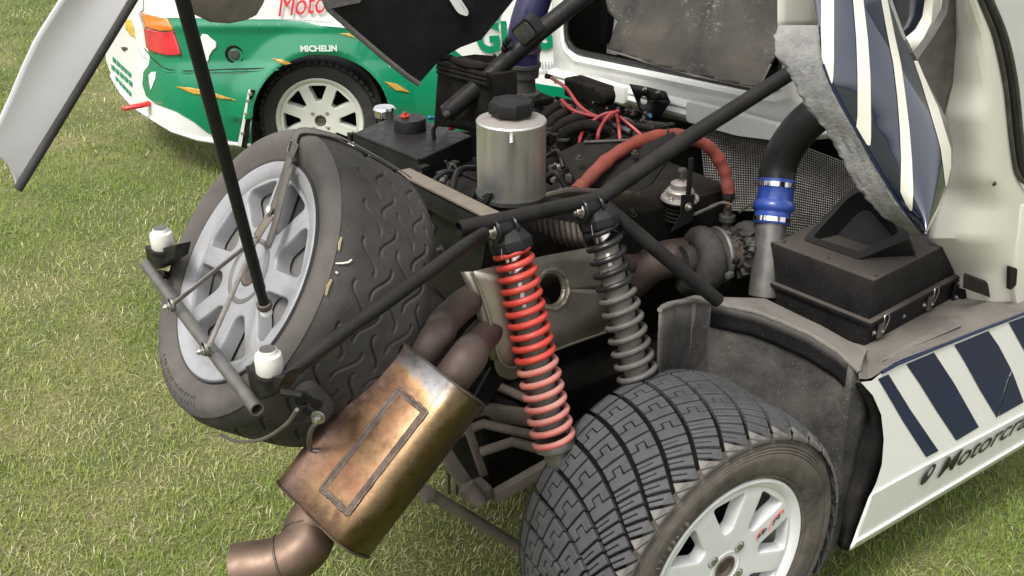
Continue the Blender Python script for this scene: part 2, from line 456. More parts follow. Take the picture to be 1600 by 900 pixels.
def tube(name, pts, r, mat, parent, n=12, smooth_n=0, **k):
    P = curve(pts, smooth_n) if smooth_n else pts
    return MB().tube(P, r, n, **k).build(name, mat, parent)
def bolt(name, p, axis, r, parent, h=.008, mat='steel'):
    a, u, w = frame_of(axis); p = V(p)
    mb = MB().lathe(p, a, [(r * 1.5, 0), (r * 1.5, .0018), (r * .01, .0018)], 16)
    mb.prism([p + a * .002 + (u * math.cos(k * math.pi / 3) + w * math.sin(k * math.pi / 3)) * r for k in range(6)], a * h)
    mb.cyl(p + a * h, p + a * (h + r * .7), r * .5, 8)
    return mb.build(name, mat, parent, bevel=.0006, seg=1)

def surf_patch(name, poly, fn, mat, parent, step=8, smooth=50, solid=0):
    """a flat outline cut into small cells and laid onto the surface fn(x, y)"""
    bm = bmesh.new()
    bm.faces.new([bm.verts.new((x, y, 0)) for x, y in poly])
    bmesh.ops.triangulate(bm, faces=bm.faces)
    xs_, ys_ = [p[0] for p in poly], [p[1] for p in poly]
    for lo, hi, no in ((min(xs_), max(xs_), V((1, 0, 0))), (min(ys_), max(ys_), V((0, 1, 0)))):
        k = lo + step * .5
        while k < hi:
            bmesh.ops.bisect_plane(bm, geom=bm.verts[:] + bm.edges[:] + bm.faces[:], plane_co=no * k, plane_no=no, dist=1e-4)
            k += step
    for v in bm.verts: v.co = fn(v.co.x, v.co.y)
    bmesh.ops.recalc_face_normals(bm, faces=bm.faces)
    me = bpy.data.meshes.new(name); bm.to_mesh(me); bm.free()
    me.materials.append(M[mat]); me.shade_smooth(); me.set_sharp_from_angle(angle=R(smooth))
    o = link(name, me, parent)
    if solid:
        md = o.modifiers.new('Solidify', 'SOLIDIFY'); md.thickness = solid; md.offset = 0
    return o

def text_obj(name, txt, size, mat, parent, o, ex, ey, extrude=.0006, shear=0, width=None, space=1.0, bold=0, fit_h=None):
    cu = bpy.data.curves.new(name, 'FONT'); cu.body = txt; cu.size = size; cu.extrude = extrude; cu.shear = shear
    cu.space_character = space; cu.offset = bold
    t = bpy.data.objects.new(name + '_tmp', cu)
    col.objects.link(t); bpy.context.view_layer.update()
    me = bpy.data.meshes.new_from_object(t.evaluated_get(bpy.context.evaluated_depsgraph_get()))
    bpy.data.objects.remove(t)
    xs = [v.co.x for v in me.vertices]; ys = [v.co.y for v in me.vertices]
    ex, ey = V(ex).normalized(), V(ey).normalized(); ez = ex.cross(ey).normalized()
    sx = width / (max(xs) - min(xs)) if width else 1
    sy = fit_h / (max(ys) - min(ys)) if fit_h else 1
    x0, y0 = (min(xs), min(ys)) if width else (0, 0)
    for v in me.vertices:
        v.co = V(o) + ex * (v.co.x - x0) * sx + ey * (v.co.y - y0) * sy + ez * v.co.z
    me.materials.clear(); me.materials.append(M[mat])
    return link(name, me, parent)

# ================================================================== the setting
gm = MB()
xs = [-400, -60, -20, -8, -4, 0, 4, 8, 20, 60, 400]; ys = [-400, -60, -10, -2, 2, 6, 10, 20, 60, 400]
gm.grid([[(x, y, 0) for x in xs] for y in ys])
tag(gm.build('ground', 'ground', smooth=0), kind='structure')

def patchy(x, y):
    return (np.sin(1.9 * x + 1.3 * np.sin(.9 * y) + .4) * np.sin(1.6 * y + 1.1 * np.sin(1.2 * x)) +
            .6 * np.sin(4.7 * x + 2.1 * np.sin(3.3 * y) + 1) * np.sin(5.3 * y + 1.7 * np.sin(2.9 * x)) +
            .35 * np.sin(11 * x + 3 * np.sin(7 * y)) * np.sin(12.7 * y + 2.5 * np.sin(8.3 * x)))

def make_grass():
    n0 = 640000
    Y = .75 * (12.5 / .75) ** rng.uniform(0, 1, n0)
    X = rng.uniform(-1, 1, n0) * (.66 * Y + .7)
    p = patchy(X, Y) - 1.3 * np.exp(-((X + 1.35) / .55) ** 2 - ((Y - 3.0) / .33) ** 2); keep = rng.uniform(0, 1, len(X)) < np.clip(.82 + .2 * p, .5, 1)
    X, Y, p = X[keep], Y[keep], p[keep]; n = len(X)
    far = np.clip((Y - 2) / 8, 0, 1)
    L = rng.uniform(.012, .036, n) * (1 - .25 * np.clip(-p, 0, 1)) * (1 + .3 * far)
    Wd = rng.uniform(.0007, .0015, n) * (1 + 1.6 * far)
    th = rng.uniform(0, 2 * np.pi, n) + .0
    lean = rng.uniform(.35, 1.35, n)
    straw = rng.uniform(0, 1, n) < np.clip(.09 - .10 * p, .03, .4)
    lean[straw] = rng.uniform(1.0, 1.5, straw.sum()); L[straw] *= 1.35
    dx, dy = np.cos(th), np.sin(th)
    sx, sy = -dy * Wd, dx * Wd
    h1, r1 = L * .55 * np.cos(lean * .7), L * .55 * np.sin(lean * .7)
    h2, r2 = h1 + L * .5 * np.cos(np.minimum(lean * 1.25, 1.62)), r1 + L * .5 * np.sin(np.minimum(lean * 1.25, 1.62))
    base = np.stack([X, Y, np.zeros(n) - .002], 1)
    def pt(r, h, k): return base + np.stack([dx * r + sx * k, dy * r + sy * k, h + 0 * X], 1)
    v = np.stack([pt(0, 0, -1), pt(0, 0, 1), pt(r1, h1, .8), pt(r1, h1, -.8), pt(r2, h2, 0)], 1).reshape(-1, 3)
    o = (np.arange(n) * 5)[:, None]
    quads = (o + np.array([0, 1, 2, 3])); tris = (o + np.array([3, 2, 4]))
    me = bpy.data.meshes.new('grass')
    me.vertices.add(n * 5); me.vertices.foreach_set('co', v.astype(np.float32).ravel())
    loops = np.concatenate([quads, tris], 1).ravel()
    me.loops.add(n * 7); me.loops.foreach_set('vertex_index', loops.astype(np.int32))
    st = np.stack([np.arange(n) * 7, np.arange(n) * 7 + 4], 1).ravel()
    me.polygons.add(n * 2); me.polygons.foreach_set('loop_start', st.astype(np.int32))
    g1, g2, y1, s1 = np.array([.125, .195, .028]), np.array([.255, .345, .070]), np.array([.43, .40, .14]), np.array([.62, .55, .34])
    t = rng.uniform(0, 1, n)[:, None]
    c = g1 * (1 - t) + g2 * t
    q = np.clip(.22 - .48 * p + rng.normal(0, .16, n), 0, 1)[:, None]
    c = c * (1 - q) + y1 * q
    c[straw] = s1 * rng.uniform(.55, 1.1, (straw.sum(), 1))
    ca = me.color_attributes.new('tint', 'FLOAT_COLOR', 'POINT')
    cc = np.repeat(np.concatenate([c, np.ones((n, 1))], 1), 5, 0)
    ca.data.foreach_set('color', cc.astype(np.float32).ravel())
    me.update(); me.validate()
    me.materials.append(M['grass'])
    tag(link('grass', me), 'short trampled green and straw coloured grass', 'grass', kind='stuff')
make_grass()

# ================================================================== wheels
def cast_out(poly, c, a):
    dx, dy = math.cos(a), math.sin(a); best = 1e9
    for i in range(len(poly)):
        (x1, y1), (x2, y2) = poly[i], poly[(i + 1) % len(poly)]
        ex_, ey_ = x2 - x1, y2 - y1; den = dx * ey_ - dy * ex_
        if abs(den) < 1e-9: continue
        t = ((x1 - c[0]) * ey_ - (y1 - c[1]) * ex_) / den; u = ((x1 - c[0]) * dy - (y1 - c[1]) * dx) / den
        if t > 0 and -1e-6 <= u <= 1 + 1e-6: best = min(best, t)
    return best
def rounded(poly, r, k=5):
    out = []
    n = len(poly)
    for i in range(n):
        p, a, b = V((*poly[i], 0)), V((*poly[i - 1], 0)), V((*poly[(i + 1) % n], 0))
        p0 = p + (a - p).normalized() * r; p1 = p + (b - p).normalized() * r
        for j in range(k + 1):
            t = j / k; q = p0 * (1 - t) ** 2 + p * 2 * t * (1 - t) + p1 * t * t
            out.append((q.x, q.y))
    return out

def rim(parent, Rr, W, nsp, mat, mat_in, hub_r=.085, sp_in=.052, sp_out=.064, dish=.012, thick=.026, rot=0, curvy=False, nm='rim', nut=4, nutr=.055, lipw=.012, ra=.11, rb=.186, wr=.008, floor=.05, mat_win=None):
    """wheel disc, lip and spokes; local axis +y into the wheel, face at y = 0"""
    mb = MB()
    mb.lathe((0, 0, 0), (0, 1, 0), [(Rr, .010), (Rr + .002, .002), (Rr - .003, -.003), (Rr - lipw * .8, -.001), (Rr - lipw - .004, .004), (Rr - lipw - .012, .011),
                                    (Rr - lipw - .016, .026), (Rr - lipw - .014, .034)], 96)
    o = mb.build(nm, mat, parent, smooth=40)
    MB().lathe((0, 0, 0), (0, 1, 0), [(Rr - lipw - .014, .03), (Rr - .034, W * .5), (Rr - .022, W * .9), (Rr - .004, W)], 64).build('barrel', mat_in, parent)
    r1 = Rr - lipw - .010
    # disc built sector by sector round its window openings
    sec = 2 * math.pi / nsp
    hw = lambda y: y * math.tan(sec / 2) - (sp_in + (sp_out - sp_in) * y / r1) / 2 / math.cos(sec / 2)
    wtop = rb * math.cos(math.asin(min(.9, hw(rb * .93) / rb)))
    wpoly = rounded([(-hw(ra), ra), (hw(ra), ra), (hw(wtop), wtop), (hw(wtop) * .55, rb * .985), (-hw(wtop) * .55, rb * .985), (-hw(wtop), wtop)], wr, 4)
    rin = .03
    arc = lambda r, k: [(r * math.sin(-sec / 2 + sec * i / k), r * math.cos(-sec / 2 + sec * i / k)) for i in range(k + 1)]
    opoly = list(reversed(arc(rin, 4))) + arc(r1, 10)
    wcen = (0, (ra + rb) / 2)
    fc_ = lambda x, y: dish * max(0, 1 - math.hypot(x, y) / r1) ** 1.5 + .006 + .004 * min(1, max(0, (math.hypot(x, y) / r1 - .9) * 10))
    spec_rows = [(None, -.004, thick), (None, -.0022, .006), (None, -.0012, .0018), (None, 0, .0003), (None, .0016, 0), (.35, 0, 0), (.7, 0, 0), (1, 0, 0)]
    angs = sorted(set([round(2 * math.pi * i / 56, 4) for i in range(56)] + [round(math.atan2(y - wcen[1], x - wcen[0]) % (2 * math.pi), 4) for x, y in opoly]))
    grid_ = []
    for t, off, dep in spec_rows:
        row = []
        for a in angs:
            ri, ro_ = cast_out(wpoly, wcen, a), cast_out(opoly, wcen, a)
            q = ri + off if t is None else ri + .0016 + (ro_ - ri - .0016) * t
            x, y = wcen[0] + math.cos(a) * q, wcen[1] + math.sin(a) * q
            row.append((x, fc_(x, y) + dep, y))
        grid_.append(row + [row[0]])
    smesh = MB().grid([[V(p) for p in r_] for r_ in grid_]).mesh('spoke_sector', mat, smooth=45)
    for i in range(nsp):
        so = link('spoke_sector', smesh, parent); so.rotation_euler = (0, rot + sec * i, 0)
    MB().lathe((0, 0, 0), (0, 1, 0), [(rb + .012, dish * .2 + .006 + thick + floor), (ra - .02, dish * .5 + .006 + thick + floor)], 64).build('backing', mat_win or mat_in, parent)
    h0 = dish + .006
    MB().lathe((0, 0, 0), (0, 1, 0), [(.046, h0 + .004), (.044, h0 - .003), (.040, h0 - .004), (.036, h0 + .002), (.034, h0 + .012), (.001, h0 + .012)], 48).build('hub', mat, parent)
    MB().lathe((0, 0, 0), (0, 1, 0), [(.031, h0 + .012), (.030, h0 - .001), (.026, h0 - .004), (.020, h0 - .001), (.018, h0 + .003), (.001, h0 + .003)], 32).build('hub_cap', 'cast_brown', parent)
    for i in range(nut):
        a = 2 * math.pi * (i + .5) / nut + rot
        c = V((math.sin(a) * nutr, h0 - .004, math.cos(a) * nutr))
        mb = MB().lathe(c, (0, 1, 0), [(.0145, -.0005), (.0135, -.0015), (.011, .001), (.010, .004), (.001, .004)], 20)
        mb.prism([c + V((.008 * math.cos(k * math.pi / 3), .002, .008 * math.sin(k * math.pi / 3))) for k in range(6)], (0, -.006, 0))
        mb.build('wheel_nut', 'steel', parent)
    return o

# ---- the rally car
rally = empty('rally_car')
rally.matrix_world = RC.M
tag(rally, 'white and navy rally car with its rear bodywork raised over the open engine bay', 'rally car')

rw = empty('rear_wheel', rally, (0, 0, HUBZ))
TR, TW, NB = .356, .300, 31
prof = [(.210, .016), (.219, .006), (.226, .000), (.231, -.005), (.2345, -.0035), (.237, -.0065), (.248, -.010), (.262, -.0125), (.276, -.013), (.288, -.012), (.2905, -.0095),
        (.293, -.0118), (.2965, -.0085), (.299, -.0105), (.303, -.007), (.306, -.009), (.311, -.005), (.314, -.0065), (.321, .000), (.329, .006), (.336, .014), (.341, .024), (.3435, .05)]
prof = prof + [(.344, TW / 2)] + [(r, TW - h) for r, h in reversed(prof)]
MB().lathe((0, 0, 0), (0, 1, 0), prof[:20], 144).build('tyre', 'sidewall', rw, smooth=60)
MB().lathe((0, 0, 0), (0, 1, 0), prof[19:], 96).build('tyre', 'groove', rw, smooth=60)
def gcurve(u): return .30 * (1 - max(0, (1 - u)) ** 2.2) if u > 0 else .30 * 2.2 * u * .5
def tread_map(u, v, top):
    """u across the tread along a groove, v across the band between two grooves (bars stand square to the grooves)"""
    uc = min(1, max(0, u)); m_ = TR * .30 * 2.2 * (1 - uc) ** 1.2 / TW
    ue = min(1.03, max(-.045, u - v * m_ * (DPH * TR) / (1 + m_ * m_) / TW))
    q = abs(2 * ue - 1)
    r = (TR - .016 * q ** 5) if top else .338
    if ue < 0: r += ue * .16
    phi = v * DPH + gcurve(ue)
    return V((r * math.sin(phi), ue * TW, r * math.cos(phi)))
DPH = 2 * math.pi / NB
A0, A1 = .075, .925
def zpair(a, b, flip=0):
    w = b - a; f = lambda t: a + w * t
    g = .010
    return [[(f(0), A0), (f(.42), A0), (f(.42), .36), (f(.70), .36), (f(.70), .60), (f(.36), .60), (f(.36), A1), (f(0), A1)],
            [(f(.42) + g, A0), (f(1), A0), (f(1), A1), (f(.36) + g, A1), (f(.36) + g, .64), (f(.70) + g, .64), (f(.70) + g, .32), (f(.42) + g, .32)]]
def bar(a, b):
    m_ = (a + b) / 2; g = .0035
    return [(a, A0), (m_ - g, A0), (m_ - g, .62), (m_ + g, .62), (m_ + g, A0), (b, A0), (b, A1), (a, A1)]
blocks = [bar(-.05, .05), bar(.066, .122), bar(.138, .194), bar(.210, .266), bar(.282, .338)] + zpair(.354, .53) + zpair(.546, .72) + zpair(.736, .90) + [bar(.916, 1.12)]
bmeshes = []
for poly in blocks:
    # resample long edges so that the blocks follow the crown
    P = []
    for i in range(len(poly)):
        a, b = poly[i], poly[(i + 1) % len(poly)]
        k = max(1, int(abs(b[0] - a[0]) / .06 + abs(b[1] - a[1]) / .3))
        P += [(a[0] + (b[0] - a[0]) * j / k, a[1] + (b[1] - a[1]) * j / k) for j in range(k)]
    topv = [tread_map(u, v, True) for u, v in P]
    bot = [tread_map(u, v, False) for u, v in P]
    n = len(P)
    mb = MB().add(bot + topv, [tuple(range(n, 2 * n))] + [(i, (i + 1) % n, n + (i + 1) % n, n + i) for i in range(n)])
    bmeshes.append(mb.mesh('tread_block', 'tread' if bmeshes else 'tread_dusty', smooth=0, bevel=.0013, seg=1))
for i in range(NB):
    for me in bmeshes:
        a_mid = (i * DPH + .03 + .2 + math.pi) % (2 * math.pi) - math.pi
        if -2.25 < a_mid < 1.5:
            o = link('tread_block', me, rw); o.rotation_euler = (0, i * DPH + .03, 0)
rest = MB()
for i in range(NB):
    a_mid = (i * DPH + .03 + .2 + math.pi) % (2 * math.pi) - math.pi
    if not -2.25 < a_mid < 1.5:
        rm = Matrix.Rotation(i * DPH + .03, 3, 'Y')
        for me in bmeshes:
            rest.add([rm @ v.co for v in me.vertices], [tuple(p.vertices) for p in me.polygons])
tag(rest.build('tread_blocks_below', 'tread', rw, smooth=0), kind='stuff')
rim(rw, .222, .20, 8, 'rim_white', 'rim_dirty', rot=R(-4), sp_in=.048, sp_out=.054, ra=.098, rb=.191, thick=.030, floor=.06, mat_win='interior', dish=.008)
# raised size lettering on the sidewall
def ring_text(txt, a0, r, size, mat, parent, y, step):
    for i, ch in enumerate(txt):
        if ch == ' ': continue
        a = a0 + i * step
        ro = V((math.sin(a), 0, math.cos(a))); ta = V((math.cos(a), 0, -math.sin(a)))
        text_obj('sidewall_letter', ch, size, mat, parent, ro * r + V((0, y, 0)), ta, ro, extrude=.0012)
ring_text('17/65-16', R(-62), .248,   .020, 'letter', rw, -.0120, R(3.4))
# scribbled sticker on a spoke
a = R(-4 + 67.5)
ro = V((math.sin(a), 0, math.cos(a))); ta = V((math.cos(a), 0, -math.sin(a)))
stk = empty('spoke_sticker', rw)
text_obj('sticker_letters', 'alp', .02, 'navy', stk, ro * .098 + ta * .004 + V((0, .0055, 0)), ro, -ta, shear=.3, width=.03, fit_h=.014)
text_obj('sticker_letters', 'yd', .02, 'navy', stk, ro * .143 + ta * .004 + V((0, .0042, 0)), ro, -ta, shear=.3, width=.03, fit_h=.016)
MB().tube(curve([ro * .094 + ta * .008, ro * .1 - ta * .009, ro * .122 - ta * .012], 6), .0009, 6).build('sticker_line', 'red_decal', stk).location = (0, .0055, 0)
MB().tube(curve([ro * .128 + ta * .006, ro * .15 - ta * .010, ro * .182 - ta * .010, ro * .178 - ta * .002], 6), .0009, 6).build('sticker_line', 'red_decal', stk).location = (0, .0042, 0)

# ---- the spare wheel (strapped behind the engine)
TILT = R(35)
SPN = V((-math.cos(TILT), 0, math.sin(TILT)))
SPC = at(380, 420, d=1.97)
spare = empty('spare_wheel')
ey = -SPN; ez = V((math.sin(TILT), 0, math.cos(TILT))); ex = ey.cross(ez)
ml = Matrix(((ex.x, ey.x, ez.x, SPC.x), (ex.y, ey.y, ez.y, SPC.y), (ex.z, ey.z, ez.z, SPC.z), (0, 0, 0, 1)))
spare.matrix_world = RC.M @ ml
SPW = ml
tag(spare, 'wide worn slick spare tyre on a silver wheel, strapped upright behind the engine', 'spare wheel')
def spare_tyre():
    SR, SW = .298, .235
    side = [(.208, .014), (.217, .006), (.226, .001), (.236, -.006), (.248, -.012), (.258, -.014), (.268, -.012), (.277, -.006), (.2835, .002)]
    MB().lathe((0, 0, 0), (0, 1, 0), side, 144).build('sidewall', 'slick_side', spare, smooth=70)
    nphi, nw = 900, 120
    phi = np.linspace(0, 2 * np.pi, nphi, endpoint=False)[:, None]; w = np.linspace(.0, 1, nw)[None, :]; w = .002 + (SW - .022) * (w + .0 * w)
    q = (w - SW / 2) / (SW / 2 - .03)
    r = SR - .003 * q ** 2 - .0115 * np.clip((.040 - w) / .038, 0, 1) ** 1.8 - .006 * np.clip((w - (SW - .05)) / .03, 0, 1) ** 2 + 0 * phi
    d = np.zeros((nphi, nw))
    s_arc = phi * SR
    ncol, rows = 24, [.062, .100, .138, .174, .206]
    for i in range(ncol):
        for j, w0 in enumerate(rows):
            c = (i + .5 * (j % 2)) * 2 * np.pi / ncol * SR
            ds = (s_arc - c + np.pi * SR) % (2 * np.pi * SR) - np.pi * SR
            diag = 1 if j % 2 == 0 else -.9
            L = .029
            t = np.clip(ds / L, -1, 1)
            cen = w0 + diag * .013 * np.sin(t * 2.2) + diag * .006 * t
            dist = np.sqrt((np.maximum(np.abs(ds) - L, 0)) ** 2 + (w - cen) ** 2)
            d = np.maximum(d, np.clip(1.3 - dist / .0032, 0, 1))
    wear = .5 + .5 * np.sin(phi * 3 + w * 20)
    r = r - .006 * d * (.55 + .45 * wear) + .0004 * np.sin(phi * 37) * np.sin(w * 80)
    v = np.stack([np.sin(phi) * r, w + 0 * phi, np.cos(phi) * r], -1).reshape(-1, 3)
    ii = np.arange(nphi)[:, None] * nw + np.arange(nw - 1)[None, :]
    jj = ((np.arange(nphi) + 1) % nphi)[:, None] * nw + np.arange(nw - 1)[None, :]
    f = np.stack([ii, ii + 1, jj + 1, jj], -1).reshape(-1, 4)
    me = bpy.data.meshes.new('tread')
    me.vertices.add(len(v)); me.vertices.foreach_set('co', v.astype(np.float32).ravel())
    me.loops.add(f.size); me.loops.foreach_set('vertex_index', f.astype(np.int32).ravel())
    me.polygons.add(len(f)); me.polygons.foreach_set('loop_start', (np.arange(len(f)) * 4).astype(np.int32))
    me.update(); me.validate(); me.shade_smooth(); me.materials.append(M['slick'])
    link('tread', me, spare)
    MB().lathe((0, 0, 0), (0, 1, 0), [(SR - .0105, SW - .021), (.280, SW - .006), (.262, SW), (.24, SW), (.22, SW - .004), (.205, SW - .02)], 96).build('inner_sidewall', 'slick', spare)
    MB().lathe((0, 0, 0), (0, 1, 0), [(.2165, .012), (.214, .0), (.2195, -.002), (.222, .004)], 96).build('bead', 'rubber', spare)
spare_tyre()
rim(spare, .217, .21, 8, 'rim_silver', 'rim_grey', sp_in=.040, sp_out=.036, dish=.012, thick=.03, rot=R(12), nut=0, lipw=.020, ra=.088, rb=.182, wr=.016, floor=.004)
MB().lathe((0, 0, 0), (0, 1, 0), [(.066, .018), (.065, .011), (.060, .009), (.055, .013), (.053, .03), (.001, .03)], 48).build('centre_ring', 'rim_grey', spare)
for k in range(22):                       # worn moulded ribs on the sidewall
    a = R(160 + k * 2.0); ro = V((math.sin(a), 0, math.cos(a))); ta = V((math.cos(a), 0, -math.sin(a)))
    MB().box(ro * .258 + V((0, -.0138, 0)), ro * .009 + ta * .002 * (k % 3 - 1), ta * .0013, (0, .0007, 0)).build('sidewall_rib', 'slick_side', spare)

def FP(px, py, off): return RC.onplane(px, py, SPC + SPN * off, SPN)
def project(p):
    q = RC.M @ V(p) - V((0, 0, CAMH)); c, s_ = math.cos(PITCH), math.sin(PITCH)
    zc = q.y * c - q.z * s_
    return 800 + FPX * q.x / zc, 450 - FPX * (q.y * s_ + q.z * c) / zc
def on_spare(px, py):
    best = None
    for a in np.linspace(-1.6, 2.6, 260):
        for w in np.linspace(.003, .2, 60):
            r_ = .2982 - .0115 * max(0, (.040 - w) / .038) ** 1.8
            p = SPW @ V((math.sin(a) * r_, w, math.cos(a) * r_)); x, y = project(p)
            d = (x - px) ** 2 + (y - py) ** 2
            n_ = SPW.to_3x3() @ V((math.sin(a), 0, math.cos(a)))
            if n_.dot(RC.c - p) > 0 and (best is None or d < best[0]): best = (d, p, n_)
    return best[1], best[2]
for (x0, y0, x1, y1, w_, m_) in ((510, 366, 519, 388, .004, 'straw'), (463, 421, 467, 445, .0045, 'straw'), (526, 410, 545, 408, .0025, 'dirt_white'), (538, 412, 548, 404, .003, 'dirt_white'), (525, 426, 528, 424, .003, 'dirt_white')):
    (p0, n0), (p1, n1) = on_spare(x0, y0), on_spare(x1, y1)
    si = SPW.inverted(); p0, p1, n0, n1 = si @ p0, si @ p1, si.to_3x3() @ n0, si.to_3x3() @ n1
    sd_ = (p1 - p0).normalized().cross(n0).normalized()
    pm = (p0 + p1) / 2 + n0 * .0012 + sd_ * w_ * .3
    MB().prism([p0 + n0 * .001 - sd_ * w_ * .5, p0 + n0 * .001 + sd_ * w_ * .4, pm + sd_ * w_ * .6, p1 + n1 * .001 + sd_ * w_ * .3, p1 + n1 * .001 - sd_ * w_ * .4, pm - sd_ * w_ * .5], n0 * .0012).build('stuck_straw' if m_ == 'straw' else 'mud_splash', m_, spare, smooth=0)

# ================================================================== rally car: tubes and suspension
X_, Y_, Z_ = V((1, 0, 0)), V((0, 1, 0)), V((0, 0, 1))
LT = .45
tA, tB = at(716, 358, l=LT), at(935, 311, l=LT)
mb = MB().pipe([tA, tA + (tB - tA) * .5, tB], .0165, .0035, 20)
ct = mb.build('chassis_tube', 'black', rally); ct['label'] = 'short dusty black tube with an open end above the red spring'
tube('chassis_tube', [at(925, 318, l=.47), at(1080, 212, x=.26), at(1238, 112, x=.52)], .0185, 'black', rally, 20)
tube('chassis_tube', [at(945, 322, l=.46), at(1035, 398, l=.36), at(1122, 470, x=.22)], .0165, 'black', rally, 20)
rA, rB = FP(402, 640, .06), FP(228, 414, .06)
RXR = (rA.x + rB.x) / 2
tube('chassis_tube', [at(756, 364, l=LT - .03), at(715, 392, l=.30), at(640, 446, l=.235), at(540, 518, l=.205), at(432, 597, l=.19)], .0125, 'black', rally, 16, 6)
# rear cross tube with open end
mb = MB().pipe([rA, rA + (rB - rA) * .5, rB], .0115, .0025, 20)
mb.build('rear_cross_tube', 'steel_tube', rally)
# engine bay cross beam (box section) behind the tank
b0, b1 = at(628, 268, x=-.24), at(778, 343, x=-.24)
bd = (b1 - b0)
MB().box((b0 + b1) / 2 - Z_ * .03, bd / 2, X_ * .018, Z_ * .022).build('cross_beam', 'black', rally, bevel=.003)
MB().box((b0 + b1) / 2 + Z_ * .003, bd / 2 * .99, X_ * .021, Z_ * .003).build('beam_flange', 'mud', rally, bevel=.0015)
MB().prism([at(655, 300, x=-.235), at(765, 352, x=-.235), at(752, 420, x=-.235), at(700, 470, x=-.235), at(660, 430, x=-.235)], X_ * .004).build('gusset_plate', 'black', rally)
for px, py in ((672, 330), (676, 356), (690, 390)):
    bolt('bolt', at(px, py, x=-.238), -X_, .007, rally, .012, 'cast')
# right-hand box rail running forward from the beam end
MB().box((at(870, 300, l=.52) + at(985, 305, l=.62)) / 2, (at(985, 305, l=.62) - at(870, 300, l=.52)) / 2, X_ * .03, Z_ * .006).build('mount_plate', 'mud', rally, bevel=.002)
# clevises of the dampers on the chassis tube
def clevis(px, py, l, parent):
    c = at(px, py, l=l)
    for s in (-1, 1):
        mb = MB().lathe(c + X_ * .021 * s, X_, [(.001, -.003), (.024, -.003), (.026, 0), (.024, .003), (.001, .003)], 24)
        mb.build('clevis_plate', 'black_clean', parent)
    MB().cyl(c - X_ * .017, c + X_ * .017, .0185, 20).build('damper_eye', 'black_clean', parent, bevel=.002)
    bolt('clevis_bolt', c - X_ * .025, -X_, .0105, parent, .011)
    MB().cyl(c + X_ * .02, c + X_ * .034, .009, 8).build('clevis_nut', 'steel', parent)
    return c

def helix(p0, p1, rad, wire, turns, pitch_fn=None, n_per=22, nw=8, ph0=0):
    a, u, w = frame_of(V(p1) - V(p0)); L = (V(p1) - V(p0)).length
    n = int(turns * n_per); pts = []
    for i in range(n + 1):
        t = i / n; h = pitch_fn(t) if pitch_fn else t
        ph = ph0 + 2 * math.pi * turns * t
        pts.append(V(p0) + a * L * h + (u * math.cos(ph) + w * math.sin(ph)) * rad)
    return pts

def damper(name, top_px, s0, s1, low, lt, l1, red, label):
    root = empty(name, rally); root['label'] = label
    c = clevis(*top_px, lt, root)
    p0, p1 = at(*s0, l=lt - .005), at(*s1, l=l1)
    ax = (p1 - p0).normalized(); L = (p1 - p0).length
    coil = 'spring_red' if red else 'spring_black'
    # cap
    MB().lathe(p0 - ax * .042, ax, [(.001, 0), (.027, 0), (.030, .002), (.044, .020), (.0465, .024), (.0465, .042), (.044, .046), (.001, .046)], 8).build('top_cap', 'plastic', root, smooth=20, bevel=.001)
    MB().cyl(c, p0 - ax * .03, .012, 16).build('damper_rod', 'black_clean', root)
    MB().tube(curve([p0 - ax * .035 + (-X_ - Y_ * .6).normalized() * .026, p0 - ax * .016 + (-X_ - Y_ * .6).normalized() * .043, p0 + ax * .004 + (-X_ - Y_ * .6).normalized() * .049], 4), .0009, 6).build('retaining_clip', 'steel', root)
    # damper body and shaft
    MB().lathe(p0, ax, [(.001, 0), (.016, 0), (.016, L * .12), (.027, L * .12), (.028, L * .13), (.028, L * .95)], 24).build('damper_body', 'damper', root)
    MB().lathe(p0 + ax * L * .02, ax, [(.019, 0), (.019, L * .26), (.017, L * .26)], 16).build('damper_shaft', 'chrome', root)
    rad, wire = .0385, .0071
    if red:
        k = .50
        def hf(t): return t * .72 if t < k else .36 + (t - k) * 1.28
        tt = 16.5
        pts = helix(p0, p1, rad, wire, tt, lambda t: .48 * t / .5 if t < .55 else .528 + (t - .55) / .45 * .472, ph0=.6)
        # two halves: bright paint above, dusty below
        h = int(len(pts) * .60)
        rads = [rad] * len(pts)
    else:
        tt = 12.2
        pts = helix(p0, p1, rad, wire, tt, None, ph0=.2)
        h = int(len(pts) * .42)
    # slightly conical: wider towards the bottom
    a_, u_, w_ = frame_of(ax)
    q = []
    for p in pts:
        t = (p - p0).dot(ax) / L; cen = p0 + ax * (p - p0).dot(ax)
        q.append(cen + (p - cen) * (.93 + .17 * t))
    MB().tube(q[:h + 1], wire, 10).build('coil_spring', coil, root)
    MB().tube(q[h:], wire, 10).build('coil_spring', coil + '_dusty', root)
    for k, hgt in enumerate((.17, .22, .27)):
        c_ = p0 + ax * L * hgt; tcv = (RC.c - c_); tcv = (tcv - ax * tcv.dot(ax)).normalized(); sdv = ax.cross(tcv)
        MB().prism([c_ + tcv * .0285 + sdv * x_ * .004 + ax * y_ * .005 for x_, y_ in ((-1.2, -1), (.8, -1), (1.2, 1), (-.8, 1))], tcv * .0006).build('maker_mark', 'white_decal', root, smooth=0)
    # lower spring seat and clevis
    lo = at(*low, l=l1)
    a2 = (lo - p1).normalized()
    MB().lathe(p1 - ax * .002, ax, [(.001, 0), (.044, 0), (.045, .004), (.043, .016), (.03, .022), (.026, .05), (.018, .08), (.001, .08)], 28).build('spring_seat', 'steel_tube', root)
    MB().box(p1 + ax * .075, ax * .035, X_ * .012, Y_ * .016).build('lower_clevis', 'steel_tube', root, bevel=.003)
    return root
damper('damper', (786, 358), (800, 388), (866, 690), (880, 745), LT - .01, .30, True, 'rearward damper with a red coil spring, dusty pink at the bottom')
damper('damper', (921, 326), (938, 352), (1000, 600), (1010, 660), LT - .01, .31, False, 'forward damper with a black coil spring')

